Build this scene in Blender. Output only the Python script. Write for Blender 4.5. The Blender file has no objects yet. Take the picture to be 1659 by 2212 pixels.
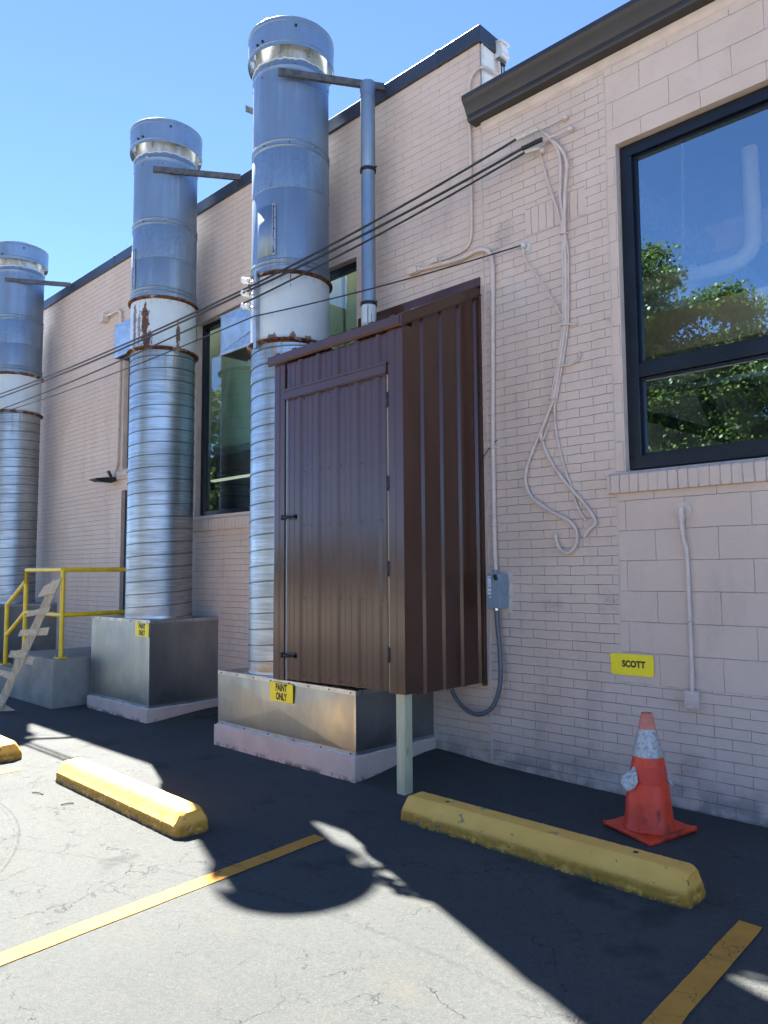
import bpy, bmesh, math, random
import numpy as np
from mathutils import Vector, Matrix

random.seed(7)
rng = np.random.default_rng(7)
SC = bpy.context.scene
COL = SC.collection
R = math.radians

# ------------------------------------------------------------------ camera
cam = bpy.data.cameras.new('camera')
cam.sensor_fit = 'HORIZONTAL'; cam.sensor_width = 36.0
cam.lens = 36.0 * 1626.6 / 1659.0
cam.clip_start = 0.05; cam.clip_end = 3000
camo = bpy.data.objects.new('camera', cam); COL.objects.link(camo)
yaw, pitch, roll = R(44.26), R(4.58), R(-0.385)
fwd = Vector((-math.sin(yaw), math.cos(yaw), 0)); rgt = Vector((math.cos(yaw), math.sin(yaw), 0)); upv = Vector((0, 0, 1))
F = fwd * math.cos(pitch) + upv * math.sin(pitch)
U = upv * math.cos(pitch) - fwd * math.sin(pitch)
r3 = rgt * math.cos(roll) + U * math.sin(roll)
u3 = U * math.cos(roll) - rgt * math.sin(roll)
M = Matrix(((r3.x, u3.x, -F.x, 0), (r3.y, u3.y, -F.y, -4.8), (r3.z, u3.z, -F.z, 1.48), (0, 0, 0, 1)))
camo.matrix_world = M
SC.camera = camo

# ------------------------------------------------------------------ sky, sun, exposure
SUN_DIR = Vector((0.703, -0.272, -1.0))            # the way the light travels
SUN_EL = math.atan2(1.0, math.hypot(0.703, 0.272))
SUN_ROT = math.atan2(-0.703, 0.272)
wd = bpy.data.worlds.new('World'); SC.world = wd; wd.use_nodes = True
nt = wd.node_tree
sky = nt.nodes.new('ShaderNodeTexSky'); sky.sky_type = 'NISHITA'; sky.sun_disc = False
sky.sun_elevation = SUN_EL; sky.sun_rotation = SUN_ROT
sky.air_density = 0.44; sky.dust_density = 0.0; sky.ozone_density = 6.0; sky.altitude = 100
bg = nt.nodes['Background']; bg.inputs[1].default_value = 0.05
nt.links.new(sky.outputs[0], bg.inputs[0])
sl = bpy.data.lights.new('sun', 'SUN'); sl.energy = 3.7; sl.angle = R(0.55); sl.color = (1.0, 0.97, 0.91)
slo = bpy.data.objects.new('sun', sl); COL.objects.link(slo)
slo.rotation_euler = SUN_DIR.to_track_quat('-Z', 'Y').to_euler(); slo.location = (-20, 12, 30)
SC.view_settings.view_transform = 'Standard'; SC.view_settings.look = 'None'
SC.view_settings.exposure = 3.3; SC.view_settings.gamma = 1.0
SC.view_settings.use_curve_mapping = False
SC.cycles.max_bounces = 8; SC.cycles.transparent_max_bounces = 12
SC.cycles.sample_clamp_indirect = 6.0

# ------------------------------------------------------------------ node helpers
class N:
    def __init__(s, name):
        s.m = bpy.data.materials.new(name); s.m.use_nodes = True
        s.t = s.m.node_tree; s.p = s.t.nodes['Principled BSDF']; s.out = s.t.nodes['Material Output']
    def new(s, typ, **kw):
        n = s.t.nodes.new(typ)
        for k, v in kw.items(): setattr(n, k, v)
        return n
    def lk(s, a, b): s.t.links.new(a, b)
    def put(s, sock, v):
        if hasattr(v, 'is_output') or isinstance(v, bpy.types.NodeSocket): s.lk(v, sock)
        elif isinstance(v, (tuple, list)) and len(v) == 3 and sock.type == 'RGBA': sock.default_value = (*v, 1)
        else: sock.default_value = v
    def coord(s, kind='Object'):
        return s.new('ShaderNodeTexCoord').outputs[kind]
    def geo(s): return s.new('ShaderNodeNewGeometry').outputs['Position']
    def math(s, op, a, b=None, c=None, clamp=False):
        n = s.new('ShaderNodeMath', operation=op, use_clamp=clamp)
        s.put(n.inputs[0], a)
        if b is not None: s.put(n.inputs[1], b)
        if c is not None: s.put(n.inputs[2], c)
        return n.outputs[0]
    def vmath(s, op, a, b=None, scale=None):
        n = s.new('ShaderNodeVectorMath', operation=op)
        s.put(n.inputs[0], a)
        if b is not None: s.put(n.inputs[1], b)
        if scale is not None: n.inputs['Scale'].default_value = scale
        return n.outputs[0] if op not in ('LENGTH', 'DISTANCE', 'DOT_PRODUCT') else n.outputs['Value']
    def mapping(s, v, scale=(1, 1, 1), loc=(0, 0, 0), rot=(0, 0, 0)):
        n = s.new('ShaderNodeMapping'); s.lk(v, n.inputs[0])
        n.inputs['Scale'].default_value = scale; n.inputs['Location'].default_value = loc; n.inputs['Rotation'].default_value = rot
        return n.outputs[0]
    def noise(s, v, scale, detail=4, rough=0.55, out='Fac', dist=0.0):
        n = s.new('ShaderNodeTexNoise'); s.lk(v, n.inputs['Vector'])
        n.inputs['Scale'].default_value = scale; n.inputs['Detail'].default_value = detail
        n.inputs['Roughness'].default_value = rough; n.inputs['Distortion'].default_value = dist
        return n.outputs[out]
    def ramp(s, f, a, b, lo=0.0, hi=1.0, smooth=True):
        n = s.new('ShaderNodeMapRange', interpolation_type='SMOOTHSTEP' if smooth else 'LINEAR')
        s.lk(f, n.inputs[0]) if isinstance(f, bpy.types.NodeSocket) else None
        n.inputs[1].default_value = a; n.inputs[2].default_value = b; n.inputs[3].default_value = lo; n.inputs[4].default_value = hi
        return n.outputs[0]
    def mix(s, f, a, b, blend='MIX'):
        n = s.new('ShaderNodeMix', data_type='RGBA', blend_type=blend)
        s.put(n.inputs[0], f); s.put(n.inputs[6], a); s.put(n.inputs[7], b)
        return n.outputs[2]
    def sep(s, v):
        n = s.new('ShaderNodeSeparateXYZ'); s.lk(v, n.inputs[0]); return n.outputs
    def comb(s, x, y, z):
        n = s.new('ShaderNodeCombineXYZ'); s.put(n.inputs[0], x); s.put(n.inputs[1], y); s.put(n.inputs[2], z); return n.outputs[0]
    def bump(s, h, dist=0.01, strength=1.0, normal=None):
        n = s.new('ShaderNodeBump'); s.lk(h, n.inputs['Height'])
        n.inputs['Distance'].default_value = dist; n.inputs['Strength'].default_value = strength
        if normal is not None: s.lk(normal, n.inputs['Normal'])
        return n.outputs[0]
    def set(s, **kw):
        names = dict(color='Base Color', rough='Roughness', metal='Metallic', spec='Specular IOR Level', normal='Normal', coat='Coat Weight', coatr='Coat Roughness', sss='Subsurface Weight', trans='Transmission Weight', emit='Emission Color', emits='Emission Strength', sheen='Sheen Weight')
        for k, v in kw.items(): s.put(s.p.inputs[names[k]], v)
        return s.m

def plain(name, col, rough=0.6, metal=0.0, spec=0.5, var=0.12, nscale=9.0, bumpd=0.0, bscale=120.0, coat=0.0):
    n = N(name); v = n.coord()
    f = n.noise(v, nscale, 5)
    a = tuple(c * (1 - var) for c in col); b = tuple(min(1, c * (1 + var)) for c in col)
    c = n.mix(n.ramp(f, 0.3, 0.7), a, b)
    n.set(color=c, rough=n.ramp(f, 0.2, 0.8, rough * 0.88, min(1, rough * 1.12)), metal=metal, spec=spec, coat=coat)
    if bumpd: n.set(normal=n.bump(n.noise(v, bscale, 3), bumpd))
    return n.m

PAINT_A = (0.600, 0.462, 0.368); PAINT_B = (0.665, 0.520, 0.420)

def masonry(name, bw, rh, mort, ox, oz, rot=False, bump=0.012, chip=0.005, joint=0.80, roughpatch=1.0, off=0.5):
    n = N(name); o = n.coord(); s = n.sep(o)
    x, z = (s[2], s[0]) if rot else (s[0], s[2])
    v = n.comb(n.math('ADD', x, ox), n.math('ADD', z, oz), 0.0)
    wob = n.vmath('SUBTRACT', n.noise(o, 9.0, 3, out='Color'), (0.5, 0.5, 0.5))
    wob2 = n.vmath('SUBTRACT', n.noise(o, 55.0, 2, out='Color'), (0.5, 0.5, 0.5))
    v = n.vmath('ADD', v, n.vmath('SCALE', wob, scale=0.013))
    v = n.vmath('ADD', v, n.vmath('SCALE', wob2, scale=chip))
    b = n.new('ShaderNodeTexBrick', offset=off)
    n.lk(v, b.inputs['Vector'])
    b.inputs['Color1'].default_value = (0.72, 0.72, 0.72, 1); b.inputs['Color2'].default_value = (1, 1, 1, 1); b.inputs['Mortar'].default_value = (0, 0, 0, 1)
    b.inputs['Scale'].default_value = 1.0; b.inputs['Mortar Size'].default_value = mort; b.inputs['Mortar Smooth'].default_value = 0.8
    b.inputs['Brick Width'].default_value = bw; b.inputs['Row Height'].default_value = rh; b.inputs['Bias'].default_value = 0.0
    # joints partly filled by many coats of paint
    fill = n.ramp(n.noise(o, 5.5, 5, 0.62), 0.36, 0.64, 0.0, 1.0)
    g = n.sep(b.outputs['Color'])[0]
    mm = n.math('MULTIPLY', b.outputs['Fac'], fill)
    h = n.math('SUBTRACT', n.math('MULTIPLY', g, 0.35), n.math('MULTIPLY', mm, 0.75))
    patch = n.math('MULTIPLY', n.ramp(n.noise(o, 2.1, 3), 0.60, 0.70), roughpatch)
    fine = n.noise(o, 70.0, 5, 0.65)
    h = n.math('ADD', h, n.math('MULTIPLY', n.math('SUBTRACT', fine, 0.5), n.math('ADD', 0.16, n.math('MULTIPLY', patch, 0.9))))
    h = n.math('ADD', h, n.math('MULTIPLY', n.noise(o, 16.0, 3), 0.35))
    big = n.ramp(n.noise(o, 0.9, 5), 0.3, 0.7)
    c = n.mix(big, PAINT_A, PAINT_B)
    c = n.mix(n.math('MULTIPLY', n.math('SUBTRACT', 1.0, g), 0.10), c, (0.36, 0.275, 0.23))
    c = n.mix(n.math('MULTIPLY', mm, 1 - joint), c, (0.14, 0.115, 0.105))
    rp_ = n.ramp(n.noise(n.mapping(o, (1.1, 1.1, 0.8)), 1.3, 3, 0.5, dist=0.6), 0.53, 0.57)
    c = n.mix(n.math('MULTIPLY', rp_, 0.22), c, (0.70, 0.57, 0.48))
    dp_ = n.math('MULTIPLY', n.ramp(n.noise(n.mapping(o, (11, 11, 0.45)), 1.0, 4, 0.6), 0.60, 0.74), n.ramp(n.noise(o, 0.7, 2), 0.45, 0.6))
    c = n.mix(n.math('MULTIPLY', dp_, 0.22), c, (0.27, 0.215, 0.18))
    grime = n.math('MULTIPLY', n.ramp(n.noise(n.mapping(o, (2.2, 2.2, 0.55)), 1.7, 6, 0.65), 0.5, 0.78), 0.30)
    c = n.mix(grime, c, (0.25, 0.205, 0.18))
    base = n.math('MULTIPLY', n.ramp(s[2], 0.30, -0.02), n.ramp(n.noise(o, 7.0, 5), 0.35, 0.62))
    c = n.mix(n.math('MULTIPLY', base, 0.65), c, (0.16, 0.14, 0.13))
    fleck = n.ramp(n.noise(o, 42.0, 2), 0.765, 0.79)
    c = n.mix(n.math('MULTIPLY', fleck, n.ramp(n.noise(o, 2.6, 2), 0.52, 0.6)), c, (0.72, 0.66, 0.60))
    n.set(color=c, rough=n.ramp(fine, 0.2, 0.8, 0.55, 0.8), spec=0.35, normal=n.bump(h, bump))
    return n.m

MT = {}
MT['brick'] = masonry('painted_brick', 0.215, 0.0665, 0.0019, 0.03, 0.012, joint=0.80, bump=0.016)
MT['brick_old'] = masonry('painted_brick_smooth', 0.215, 0.0668, 0.0015, 0.11, 0.03, bump=0.009, joint=0.74, roughpatch=0.3)
MT['block'] = masonry('painted_block', 0.405, 0.2035, 0.0022, 0.06, -0.733 + 0.2035 * 4, bump=0.012, chip=0.007, joint=0.86, roughpatch=0.7)
MT['soldier'] = masonry('painted_soldier_brick', 0.215, 0.0665, 0.0042, -4.055 + 0.0, 3.13, rot=True, off=0.0)
MT['rowlock'] = masonry('painted_sill_brick', 0.90, 0.0665, 0.0045, -1.9, 2.52, rot=True, chip=0.010, bump=0.012, off=0.0, joint=0.86)
MT['paint'] = plain('wall_paint', (0.60, 0.485, 0.41), 0.62, spec=0.35, var=0.10, nscale=5, bumpd=0.0015, bscale=60)
MT['paintpvc'] = plain('painted_conduit', (0.63, 0.515, 0.44), 0.5, spec=0.4, var=0.08, nscale=14, bumpd=0.0006, bscale=90)
MT['white_panel'] = plain('cream_white_panel', (0.78, 0.75, 0.68), 0.45, var=0.05, nscale=3)
MT['cream'] = plain('old_cream_paint', (0.62, 0.54, 0.45), 0.6, var=0.15, nscale=22, bumpd=0.001)
MT['coping'] = plain('coping_metal', (0.028, 0.034, 0.050), 0.38, metal=0.0, spec=0.6, var=0.15, nscale=2)
MT['frame'] = plain('window_frame_metal', (0.009, 0.012, 0.018), 0.32, spec=0.4, var=0.15, nscale=4)
MT['gutter'] = plain('gutter_metal', (0.026, 0.0245, 0.026), 0.42, spec=0.5, var=0.2, nscale=3)
MT['black'] = plain('black_rubber', (0.010, 0.010, 0.011), 0.45, spec=0.5, var=0.25, nscale=30)
MT['blackmetal'] = plain('black_hardware', (0.015, 0.014, 0.014), 0.40, spec=0.5)
MT['strap'] = plain('strap_steel', (0.13, 0.12, 0.105), 0.50, metal=0.6, var=0.3, nscale=18)
MT['zincbar'] = plain('galvanised_bar', (0.42, 0.45, 0.48), 0.45, metal=0.85, var=0.15, nscale=20)
MT['porcelain'] = plain('glazed_porcelain', (0.74, 0.74, 0.70), 0.16, spec=0.6, var=0.06)
MT['label'] = plain('white_label', (0.78, 0.79, 0.80), 0.5, var=0.03)
MT['blueink'] = plain('blue_print', (0.03, 0.12, 0.45), 0.5, var=0.05)
MT['redink'] = plain('red_print', (0.35, 0.06, 0.05), 0.5, var=0.1)
MT['greyink'] = plain('grey_print', (0.35, 0.37, 0.39), 0.5, var=0.05)
MT['greybox'] = plain('grey_enamel', (0.22, 0.285, 0.325), 0.38, spec=0.5, var=0.06, nscale=3)
MT['greypvc'] = plain('grey_flexible_conduit', (0.115, 0.125, 0.14), 0.42, var=0.12, nscale=12)
MT['chrome'] = plain('bright_fitting', (0.75, 0.73, 0.68), 0.25, metal=1.0, var=0.1)
MT['sbox'] = plain('pale_plastic', (0.62, 0.63, 0.62), 0.4, var=0.05)
MT['yrail'] = plain('yellow_rail_paint', (0.84, 0.54, 0.015), 0.36, spec=0.5, var=0.10, nscale=7, bumpd=0.0006, bscale=40)
MT['interior'] = plain('room_wall', (0.26, 0.28, 0.28), 0.8, var=0.2, nscale=0.8)
MT['intdark'] = plain('room_floor', (0.05, 0.055, 0.055), 0.8, var=0.3, nscale=0.8)
MT['steel_tan'] = plain('tan_beam', (0.62, 0.52, 0.36), 0.6, var=0.1, nscale=2)
MT['steel_dark'] = plain('dark_truss', (0.03, 0.03, 0.03), 0.6, var=0.2)
MT['whitepipe'] = plain('white_pipe', (0.85, 0.87, 0.88), 0.45, var=0.05)
MT['hopper'] = plain('pale_sheet_metal', (0.50, 0.60, 0.55), 0.45, metal=0.15, var=0.10, nscale=3)
MT['seal'] = plain('white_sealant', (0.60, 0.60, 0.57), 0.6, var=0.15, nscale=40, bumpd=0.003, bscale=60)
MT['roofing'] = plain('roof_membrane', (0.12, 0.12, 0.12), 0.9, var=0.2, nscale=2)

def lamp_mat(e):
    n = N('fluorescent_or_fill_tube'); n.set(color=(0.9, 0.9, 0.85), emit=(1.0, 0.95, 0.78), emits=e); return n.m
MT['grit'] = plain('yellow_paint_grit', (0.17, 0.125, 0.05), 0.8, var=0.5, nscale=3)
MT['tube'] = lamp_mat(0.07); MT['fill_tube'] = lamp_mat(0.9)

def curb_mat():
    n = N('painted_concrete_curb'); v = n.coord('Object'); s = n.sep(n.geo())
    f = n.noise(v, 5, 5); c = n.mix(n.ramp(f, 0.3, 0.7), (0.62, 0.465, 0.375), (0.69, 0.53, 0.435))
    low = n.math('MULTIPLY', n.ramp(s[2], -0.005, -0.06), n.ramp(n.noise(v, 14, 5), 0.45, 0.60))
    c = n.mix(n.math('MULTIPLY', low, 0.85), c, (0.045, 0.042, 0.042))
    n.set(color=c, rough=0.75, spec=0.3, normal=n.bump(n.noise(v, 60, 5), 0.006)); return n.m
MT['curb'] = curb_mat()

def asphalt():
    n = N('weathered_asphalt'); o = n.geo(); s = n.sep(o)
    fine = n.noise(o, 260.0, 3, 0.7); mid = n.noise(o, 38.0, 5, 0.6); big = n.noise(o, 0.8, 5, 0.55)
    vo = n.new('ShaderNodeTexVoronoi', feature='F1'); n.lk(o, vo.inputs['Vector']); vo.inputs['Scale'].default_value = 210.0
    grain = vo.outputs['Color']; gg = n.sep(grain)[0]
    c = n.mix(n.ramp(big, 0.3, 0.7), (0.0635, 0.0670, 0.0635), (0.0780, 0.0815, 0.0760))
    c = n.mix(n.ramp(mid, 0.35, 0.7, 0.0, 0.35), c, (0.040, 0.0435, 0.0435))
    c = n.mix(n.ramp(gg, 0.55, 1.0, 0.0, 0.45), c, (0.118, 0.124, 0.116))
    c = n.mix(n.ramp(gg, 0.0, 0.22, 0.35, 0.0), c, (0.022, 0.0248, 0.026))
    # pale specks
    sp = n.ramp(n.noise(o, 95.0, 1), 0.80, 0.83)
    c = n.mix(n.math('MULTIPLY', sp, 0.8), c, (0.27, 0.28, 0.27))
    # tan dust drifts by the wheel stops
    du = n.math('MULTIPLY', n.ramp(n.noise(n.mapping(o, (1.3, 2.6, 1)), 2.1, 5, 0.62), 0.54, 0.72), n.ramp(s[1], -4.2, -2.5))
    c = n.mix(n.math('MULTIPLY', du, 0.25), c, (0.115, 0.098, 0.073))
    ol = n.math('MULTIPLY', n.ramp(n.noise(o, 1.7, 4, 0.6), 0.60, 0.70), 0.5)
    c = n.mix(ol, c, (0.014, 0.0145, 0.015))
    sm = n.math('MULTIPLY', n.ramp(n.noise(n.mapping(o, (1.0, 2.2, 1), rot=(0, 0, 0.5)), 3.2, 6, 0.7), 0.58, 0.74), n.ramp(mid, 0.40, 0.62))
    c = n.mix(n.math('MULTIPLY', sm, 0.5), c, (0.115, 0.120, 0.116))
    ed_ = n.math('MULTIPLY', n.ramp(s[1], -0.16, -0.01), n.ramp(n.noise(o, 16, 5, 0.7), 0.42, 0.62))
    c = n.mix(n.math('MULTIPLY', ed_, 0.75), c, (0.085, 0.075, 0.055))
    # cracks
    wob = n.vmath('SUBTRACT', n.noise(o, 3.2, 5, 0.65, out='Color'), (0.5, 0.5, 0.5))
    cv = n.vmath('ADD', o, n.vmath('SCALE', wob, scale=0.55))
    def crack(scale, w):
        v2 = n.new('ShaderNodeTexVoronoi', feature='DISTANCE_TO_EDGE', voronoi_dimensions='2D'); n.lk(cv, v2.inputs['Vector']); v2.inputs['Scale'].default_value = scale
        return n.ramp(v2.outputs['Distance'], w * 0.3, w, 1.0, 0.0)
    ck = n.math('MULTIPLY', n.math('MULTIPLY', crack(1.7, 0.009), n.ramp(n.noise(o, 1.5, 3), 0.48, 0.60)), n.ramp(n.noise(o, 9.0, 3), 0.36, 0.52))
    ck2 = n.math('MULTIPLY', crack(4.6, 0.016), n.math('MULTIPLY', n.ramp(n.noise(o, 2.3, 3), 0.50, 0.62), n.ramp(n.noise(o, 13.0, 3), 0.42, 0.56)))
    ck = n.math('MAXIMUM', ck, n.math('MULTIPLY', ck2, 0.8))
    c = n.mix(n.math('MULTIPLY', ck, 0.55), c, (0.012, 0.012, 0.012))
    # tyre arcs
    for cx, cy, rr, w, st in ((-5.55, -5.10, 2.22, 0.009, 0.55), (-5.55, -5.10, 2.19, 0.006, 0.3), (-1.9, -7.6, 5.2, 0.02, 0.25)):
        d = n.vmath('LENGTH', n.comb(n.math('SUBTRACT', s[0], cx), n.math('SUBTRACT', s[1], cy), 0.0))
        k = n.ramp(n.math('ABSOLUTE', n.math('SUBTRACT', d, rr)), w * 0.4, w, 1.0, 0.0)
        c = n.mix(n.math('MULTIPLY', n.math('MULTIPLY', k, n.ramp(mid, 0.35, 0.55)), st), c, (0.022, 0.021, 0.020))
    h = n.math('ADD', n.math('MULTIPLY', gg, 0.8), n.math('MULTIPLY', mid, 0.7))
    h = n.math('ADD', h, fine)
    h = n.math('SUBTRACT', h, n.math('MULTIPLY', ck, 1.6))
    n.set(color=c, rough=n.ramp(gg, 0, 1, 0.70, 0.88), spec=0.22, normal=n.bump(h, 0.004)); return n.m
MT['asphalt'] = asphalt()

def line_paint():
    n = N('worn_yellow_line'); o = n.geo()
    gg = n.noise(o, 85, 4, 0.65); w = n.ramp(n.noise(n.mapping(o, (1.0, 1.0, 1.0)), 11, 6, 0.7), 0.50, 0.70)
    c = n.mix(n.ramp(n.noise(o, 5, 4), 0.3, 0.7), (0.56, 0.245, 0.036), (0.64, 0.29, 0.048))
    c = n.mix(n.math('MULTIPLY', w, 0.28), c, (0.17, 0.13, 0.06))
    v2 = n.new('ShaderNodeTexVoronoi', feature='DISTANCE_TO_EDGE', voronoi_dimensions='2D')
    wob = n.vmath('SUBTRACT', n.noise(o, 6, 4, 0.65, out='Color'), (0.5, 0.5, 0.5))
    n.lk(n.vmath('ADD', o, n.vmath('SCALE', wob, scale=0.3)), v2.inputs['Vector']); v2.inputs['Scale'].default_value = 5.5
    ck = n.math('MULTIPLY', n.ramp(v2.outputs['Distance'], 0.006, 0.022, 1, 0), n.ramp(n.noise(o, 4, 3), 0.48, 0.58))
    c = n.mix(n.math('MULTIPLY', ck, 0.75), c, (0.05, 0.045, 0.03))
    n.set(color=c, rough=0.75, spec=0.2, normal=n.bump(gg, 0.003)); return n.m
MT['line'] = line_paint()

def stop_paint():
    n = N('chipped_yellow_concrete'); o = n.coord(); s = n.sep(o); g = n.new('ShaderNodeNewGeometry')
    c = n.mix(n.ramp(n.noise(o, 6, 5), 0.3, 0.7), (0.88, 0.44, 0.080), (0.94, 0.50, 0.10))
    low = n.ramp(s[2], 0.085, 0.045)
    oc = n.mix(n.ramp(n.noise(o, 30, 5, 0.7), 0.35, 0.65), (0.60, 0.30, 0.03), (0.42, 0.21, 0.03))
    c = n.mix(n.math('MULTIPLY', n.math('MULTIPLY', low, n.ramp(n.noise(n.mapping(o, (1, 1, 2)), 9, 4), 0.34, 0.46)), 0.9), c, oc)
    chip = n.math('MULTIPLY', n.ramp(n.noise(n.mapping(o, (1.0, 1.6, 1.6)), 10, 5, 0.62), 0.635, 0.65), n.ramp(s[2], 0.16, 0.05, 0.55, 1.0))
    c = n.mix(chip, c, (0.21, 0.20, 0.19))
    foot = n.math('MULTIPLY', n.ramp(s[2], 0.028, 0.004), n.ramp(n.noise(o, 24, 4), 0.38, 0.5))
    c = n.mix(n.math('MULTIPLY', foot, 0.85), c, (0.06, 0.055, 0.045))
    pit = n.ramp(n.noise(o, 60, 2), 0.70, 0.75)
    c = n.mix(n.math('MULTIPLY', pit, 0.45), c, (0.16, 0.12, 0.05))
    rough_low = n.ramp(s[2], 0.10, 0.05)
    h = n.math('ADD', n.math('MULTIPLY', n.noise(o, 75, 5, 0.65), n.math('ADD', 0.45, n.math('MULTIPLY', rough_low, 1.3))), n.math('MULTIPLY', chip, -0.6))
    h = n.math('ADD', h, n.math('MULTIPLY', n.noise(o, 15, 3), 0.8))
    n.set(color=c, rough=0.68, spec=0.35, normal=n.bump(h, 0.009)); return n.m
MT['stop'] = stop_paint()

def galv(name, base, rough, metal, streak=(30, 30, 2.0), amt=0.25, spang=0.0, cool=(1, 1, 1)):
    n = N(name); o = n.coord(); p = n.geo()
    st = n.noise(n.mapping(p, streak), 1.0, 5, 0.6); bg_ = n.noise(p, 2.2, 5, 0.6)
    a = tuple(c * (1 - amt) for c in base); b = tuple(min(1, c * (1 + amt)) for c in base)
    f = n.math('ADD', n.math('MULTIPLY', st, 0.6), n.math('MULTIPLY', bg_, 0.4))
    c = n.mix(n.ramp(f, 0.36, 0.64), a, b)
    h = n.math('MULTIPLY', n.noise(p, 3.5, 3), 1.0)
    if spang:
        vo = n.new('ShaderNodeTexVoronoi'); n.lk(p, vo.inputs['Vector']); vo.inputs['Scale'].default_value = 55
        gg = n.sep(vo.outputs['Color'])[0]
        c = n.mix(n.math('MULTIPLY', gg, spang), c, tuple(min(1, x * 1.7) for x in base))
    n.set(color=c, rough=n.ramp(f, 0.3, 0.7, rough * 1.2, rough * 0.85), metal=metal, spec=0.5, normal=n.bump(h, 0.004, 0.6)); return n
MT['spiral'] = galv('spiral_galvanised', (0.37, 0.41, 0.44), 0.42, 1.0, (3, 3, 60), 0.20).m
MT['seam'] = galv('lock_seam', (0.17, 0.185, 0.175), 0.42, 0.9, (6, 6, 6), 0.2).m
MT['upper'] = galv('weathered_galvanised', (0.225, 0.305, 0.40), 0.50, 0.70, (9, 9, 0.7), 0.08).m
def streaky(name, *a, **k):
    n = galv(name, *a, **k); p = n.geo(); base = n.p.inputs['Base Color'].links[0].from_socket
    st = n.math('MULTIPLY', n.ramp(n.noise(n.mapping(p, (13, 13, 0.8)), 1.0, 5, 0.62), 0.54, 0.72), n.ramp(n.noise(p, 1.6, 3), 0.42, 0.6))
    c = n.mix(n.math('MULTIPLY', st, 0.5), base, (0.50, 0.54, 0.58))
    sp = n.ramp(n.noise(p, 24.0, 3), 0.70, 0.74)
    c = n.mix(n.math('MULTIPLY', sp, 0.35), c, (0.55, 0.58, 0.60))
    n.lk(n.bump(n.noise(p, 2.6, 2), 0.012, 0.5), n.p.inputs['Normal'])
    n.set(color=c); return n.m
MT['upper'] = streaky('weathered_galvanised_streaked', (0.225, 0.295, 0.375), 0.50, 0.70, (9, 9, 0.7), 0.08)
MT['upper_spangle'] = galv('mottled_galvanised', (0.21, 0.285, 0.37), 0.52, 0.70, (20, 20, 3), 0.12, 0.28).m
MT['cap'] = galv('cap_galvanised', (0.26, 0.34, 0.43), 0.46, 0.70, (7, 7, 1.0), 0.08).m
MT['hoodbox'] = galv('spangled_sheet', (0.32, 0.38, 0.44), 0.42, 0.85, (10, 10, 10), 0.12, 0.45).m
MT['plenum'] = galv('dull_galvanised_sheet', (0.33, 0.355, 0.355), 0.34, 1.0, (4, 4, 1.3), 0.13).m
MT['trim_zinc'] = galv('zinc_trim', (0.48, 0.50, 0.50), 0.38, 0.95, (5, 5, 5), 0.18).m

def neckmat():
    n = N('stained_neck_metal'); p = n.geo()
    f = n.noise(n.mapping(p, (9, 9, 2.5)), 1.0, 5, 0.6)
    c = n.mix(n.ramp(f, 0.35, 0.65), (0.42, 0.37, 0.27), (0.62, 0.60, 0.54))
    n.set(color=c, rough=0.42, metal=0.55, spec=0.5); return n.m
MT['neck'] = neckmat()

def rustmat():
    n = N('rusted_flange'); p = n.geo()
    c = n.mix(n.ramp(n.noise(p, 26, 5, 0.65), 0.35, 0.65), (0.045, 0.018, 0.010), (0.19, 0.070, 0.028))
    c = n.mix(n.math('MULTIPLY', n.ramp(n.noise(p, 8, 4), 0.56, 0.66), 0.7), c, (0.42, 0.40, 0.36))
    n.set(color=c, rough=0.85, spec=0.2, normal=n.bump(n.noise(p, 60, 4), 0.006)); return n.m
MT['rust'] = rustmat()

def collar_mat(zb, zt, patches, runs=0.45):
    """off white enamel collar; rust blisters at given spots (angle about the axis, height, half sizes)"""
    n = N('rusting_white_enamel'); o = n.coord(); s = n.sep(o)
    ang = n.math('ARCTAN2', s[1], s[0])
    v = n.comb(n.math('MULTIPLY', ang, 0.37), s[2], 0.0)
    c = n.mix(n.ramp(n.noise(o, 3, 5), 0.3, 0.7), (0.52, 0.575, 0.575), (0.61, 0.66, 0.655))
    nz = n.noise(n.mapping(v, (1, 0.45, 1)), 34, 6, 0.72); nz2 = n.noise(n.mapping(v, (1, 0.16, 1)), 40, 4, 0.6)
    rust = n.mix(n.ramp(n.noise(o, 60, 5), 0.35, 0.65), (0.050, 0.017, 0.010), (0.17, 0.065, 0.026))
    stain = None
    for a0, z0, ra, rz, k in patches:
        d = n.vmath('LENGTH', n.comb(n.math('DIVIDE', n.math('SUBTRACT', ang, a0), ra), n.math('DIVIDE', n.math('SUBTRACT', s[2], z0), rz), 0.0))
        m_ = n.ramp(n.math('ADD', d, n.math('MULTIPLY', n.math('SUBTRACT', nz, 0.5), 3.2)), 0.75, 0.95, k, 0.0)
        c = n.mix(m_, c, rust)
    top = n.math('MULTIPLY', n.ramp(s[2], zt - 0.17, zt), n.ramp(nz2, 0.53, 0.68))
    c = n.mix(n.math('MULTIPLY', top, runs), c, (0.26, 0.14, 0.06))
    bot = n.math('MULTIPLY', n.ramp(s[2], zb + 0.05, zb), n.ramp(nz, 0.36, 0.55))
    c = n.mix(n.math('MULTIPLY', bot, 0.8), c, (0.13, 0.055, 0.025))
    n.set(color=c, rough=0.38, spec=0.5); return n.m

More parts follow.
